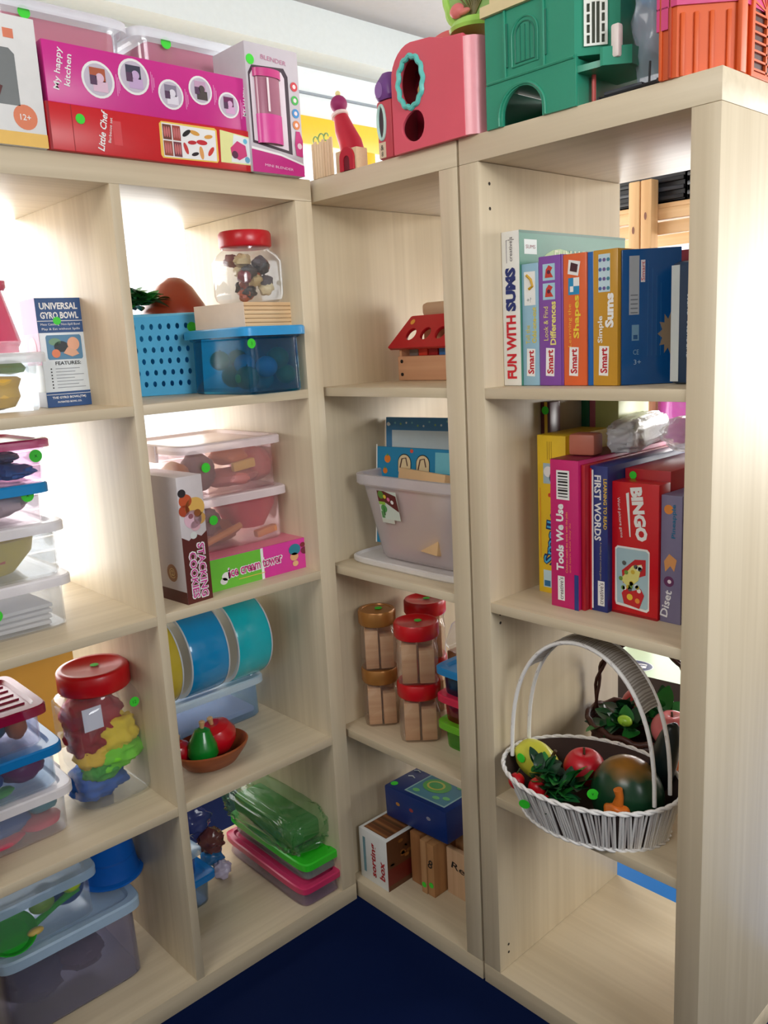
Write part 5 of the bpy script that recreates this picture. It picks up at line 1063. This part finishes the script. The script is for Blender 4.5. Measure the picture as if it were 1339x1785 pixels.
bush('leaf_spray', 'green artificial leaf spray in the middle of the white basket', (.010, -.520, S3 + .058), .050, 46, LEAF, (.030, .048), 21)
bush('leaf_spray', 'small green leaf spray between mango and berries', (.020, -.480, S3 + .075), .025, 16, LEAF, (.022, .034), 22)
# brown basket behind
t = thing('wicker_basket', 'dark brown wicker basket with a loop handle behind the white one', 'basket', (.290, -.512, S3), 0)
BW = m_((70, 34, 26), .5, bump=.4, bscale=250); BW2 = m_((48, 24, 20), .6)
b = MB(); nb = 56
def bb(k, s, o=0): a = 2 * PI * k / nb; r = .075 + .020 * s + o; return (r * math.cos(a) * .9, (r + .014) * math.sin(a), .072 * s)
b.loft([[bb(k, s, -.002) for k in range(nb)] for s in (0, 1)], BW2, True, False)
for i in range(13):
    b.tube([Vector(bb(k, i / 12.0, .0012 * (1 if (k + i) % 2 else -1))) for k in range(nb)], .0030, BW, 5, True)
b.build('woven_wall', t, None, 60)
b = MB(); b.tube([Vector(bb(k, 1.02, 0)) + Vector((0, 0, .003 * math.sin(k * 1.6))) for k in range(nb)], .0052, BW, 7, True); b.build('rim', t, None, 70)
b = MB(); pts = [Vector((.010 * math.sin(k * .1), .104 * math.cos(PI * k / 40), .068 + .154 * math.sin(PI * k / 40) ** .6)) for k in range(41)]
for ph in (0, PI): b.tube([p + Vector((.0035 * math.cos(k * .9 + ph), .0035 * math.sin(k * .9 + ph), 0)) for k, p in enumerate(pts)], .0034, BW, 6)
b.build('handle', t, 'twisted loop handle', 70)
bush('leaf_spray', 'glossy green leaf spray in the dark brown basket', (.262, -.485, S3 + .070), .060, 54, LEAF, (.030, .050), 31)
bush('leaf_spray', 'grassy green leaf spray at the back of the dark brown basket', (.300, -.535, S3 + .085), .030, 22, LEAF, (.040, .060), 32)
GF = 'play fruit in the brown basket'
fruit('pink and cream apple in the dark brown basket', (.270, -.575, S3 + .088), (.036, .036, .033), (224, 130, 136), fn=dimple, mm=mat((222, 120, 124), .3, var=.35, bscale=14), kid=lambda t: stem(t, (0, 0, .018), (.002, .002, .014)))
fruit('red apple behind leaves in the dark brown basket', (.330, -.480, S3 + .085), (.036, .036, .033), (190, 40, 50), fn=dimple, kid=lambda t: stem(t, (0, 0, .018), (.002, .002, .014)))
fruit('yellow-green lemon among leaves in the dark brown basket', (.232, -.505, S3 + .096), (.010, .014, .010), (170, 220, 70))
fruit('orange at the right of the dark brown basket', (.225, -.590, S3 + .055), (.026, .026, .026), (220, 110, 40))

# ================================================================== BEYOND THE END COLUMN
t = thing('pine_rack', 'raw pine storage rack with knotty posts standing beyond the end column', 'rack', (.95, .06, .0102), RZ)
PP = pine('z'); PX = pine('x'); PY = pine('y')
for x in (.135, .168, .85):
    b = MB(); b.box(x, x + .030, 0, .034, 0, 1.515, PP, .003)
    b.disc(FF('front', 0, 0, 0), x + .014, 1.40 + .03 * (x > .16), .0035, m_((120, 70, 50)), 2, .009); b.build('post', t)
for x in (.150, .85):
    b = MB(); b.box(x, x + .034, .50, .534, 0, 1.515, PP, .003); b.build('post', t)
b = MB()
for z0, z1 in ((.76, .80), (1.385, 1.415), (1.42, 1.447)): b.box(-.20, 1.1, .036, .056, z0, z1, PX, .002)
b.build('front_rail', t)
b = MB(); b.box(-.20, 1.1, .478, .498, 1.40, 1.445, PX, .002); b.box(-.20, 1.1, .478, .498, .76, .80, PX, .002); b.build('rear_rail', t)
b = MB()
for z in (.80, 1.447):
    for k in range(5): b.box(-.20, 1.1, .040 + k * .095, .125 + k * .095, z, z + .012, PX, .002)
b.build('deck_slats', t)
BKC = m_((22, 24, 30), .45); BKC2 = m_((50, 54, 62), .35)
for i, (x, y, z, lb) in enumerate(((.0, .05, 1.4705, 'lower left black ribbed crate on top of the pine rack'), (.28, .02, 1.4705, 'lower right black ribbed crate on top of the pine rack'), (.01, .06, 1.586, 'upper left black ribbed crate on top of the pine rack'), (.29, .03, 1.586, 'upper right black ribbed crate on top of the pine rack'))):
    t = thing('black_crate', lb, 'crate', (.95 + y, .06 - x, z), RZ, 'black crates on the pine rack')
    b = MB()
    b.box(0, .26, .004, .008, 0, .11, BKC); b.box(0, .26, .33, .334, 0, .11, BKC); b.box(0, .004, .004, .33, 0, .11, BKC); b.box(.256, .26, .004, .33, 0, .11, BKC); b.box(0, .26, .004, .33, 0, .004, BKC)
    for k in range(5): b.box(.002, .258, -.006, .006, .006 + k * .021, .016 + k * .021, BKC2 if k % 2 else BKC, .002)
    b.build('crate_wall', t)
    b = MB(); b.box(-.004, .264, -.004, .338, .104, .113, BKC, .002); b.build('rim', t)
for i, (x, w, d, h, c, lb) in enumerate(((-.110, .06, .08, .27, (60, 130, 100), 'dark green bottle'), (-.045, .05, .08, .28, (216, 110, 130), 'pink bottle'), (.012, .10, .08, .27, (206, 210, 130), 'pale lime bottle'), (.118, .08, .08, .29, (214, 220, 150), 'pale yellow bottle'), (.205, .08, .08, .28, (240, 214, 180), 'cream bottle'))):
    t = thing('paint_bottle', lb + ' on the lower deck of the pine rack', 'bottle', (1.04, .06 - x - w / 2, .8235), 0, 'bottles on the pine rack')
    b = MB(); b.lathe([(w * .40, 0), (w * .46, .006), (w * .46, h * .72), (w * .30, h * .84), (w * .2, h * .88), (w * .2, h * .9)], m_(c, .35), 24); b.build('bottle_body', t)
    b = MB(); b.lathe([(w * .24, h * .88), (w * .24, h * .985), (w * .12, h)], m_((236, 236, 230), .4), 20); b.build('cap', t)
b = crumple((0, 0, .11), (.05, .07, .12), mat((214, 90, 200), .15, alpha=.7), 170, .16, 2.0); simple('purple_bag', b, 'translucent purple bag hanging beyond the second cell of the end column', 'bag', (1.01, -.200, .826), smooth=80)
b = crumple((0, 0, .11), (.05, .05, .12), m_((190, 20, 90), .4), 171, .12, 2.0); simple('crimson_bag', b, 'crimson bag to the right of the translucent purple bag', 'bag', (1.06, -.305, .826), smooth=80)
def pr(b, F):
    T2 = F['top']; b.rect(T2, 0, 0, .40, .26, m_((186, 206, 176)), 1)
    b.disc(T2, .090, .052, .046, m_((214, 220, 220)), 2, .036); b.disc(T2, .090, .052, .043, m_((54, 66, 100)), 3, .033); b.text(T2, 'FG', .090, .052, .03, m_(WHITE), 4, w=.056, h=.028, bold=.03, rot=12)
carton('pale_green_box', 'box with pale green top and dark oval logo beyond the third cell', 'box', (.745, -.105, .0105), -84, .42, .155, .319, (58, 46, 40), pr)
b = MB(); b.box(0, 1.2, 0, 1.7, 0, .010, m_((10, 120, 206), .5), .003); simple('lit_floor_mat', b, 'added bright blue mat standing in for the lit floor beyond the end column', 'mat', (.415, -1.25, 0))  # daylight on the blue floor put into the colour of an added mat
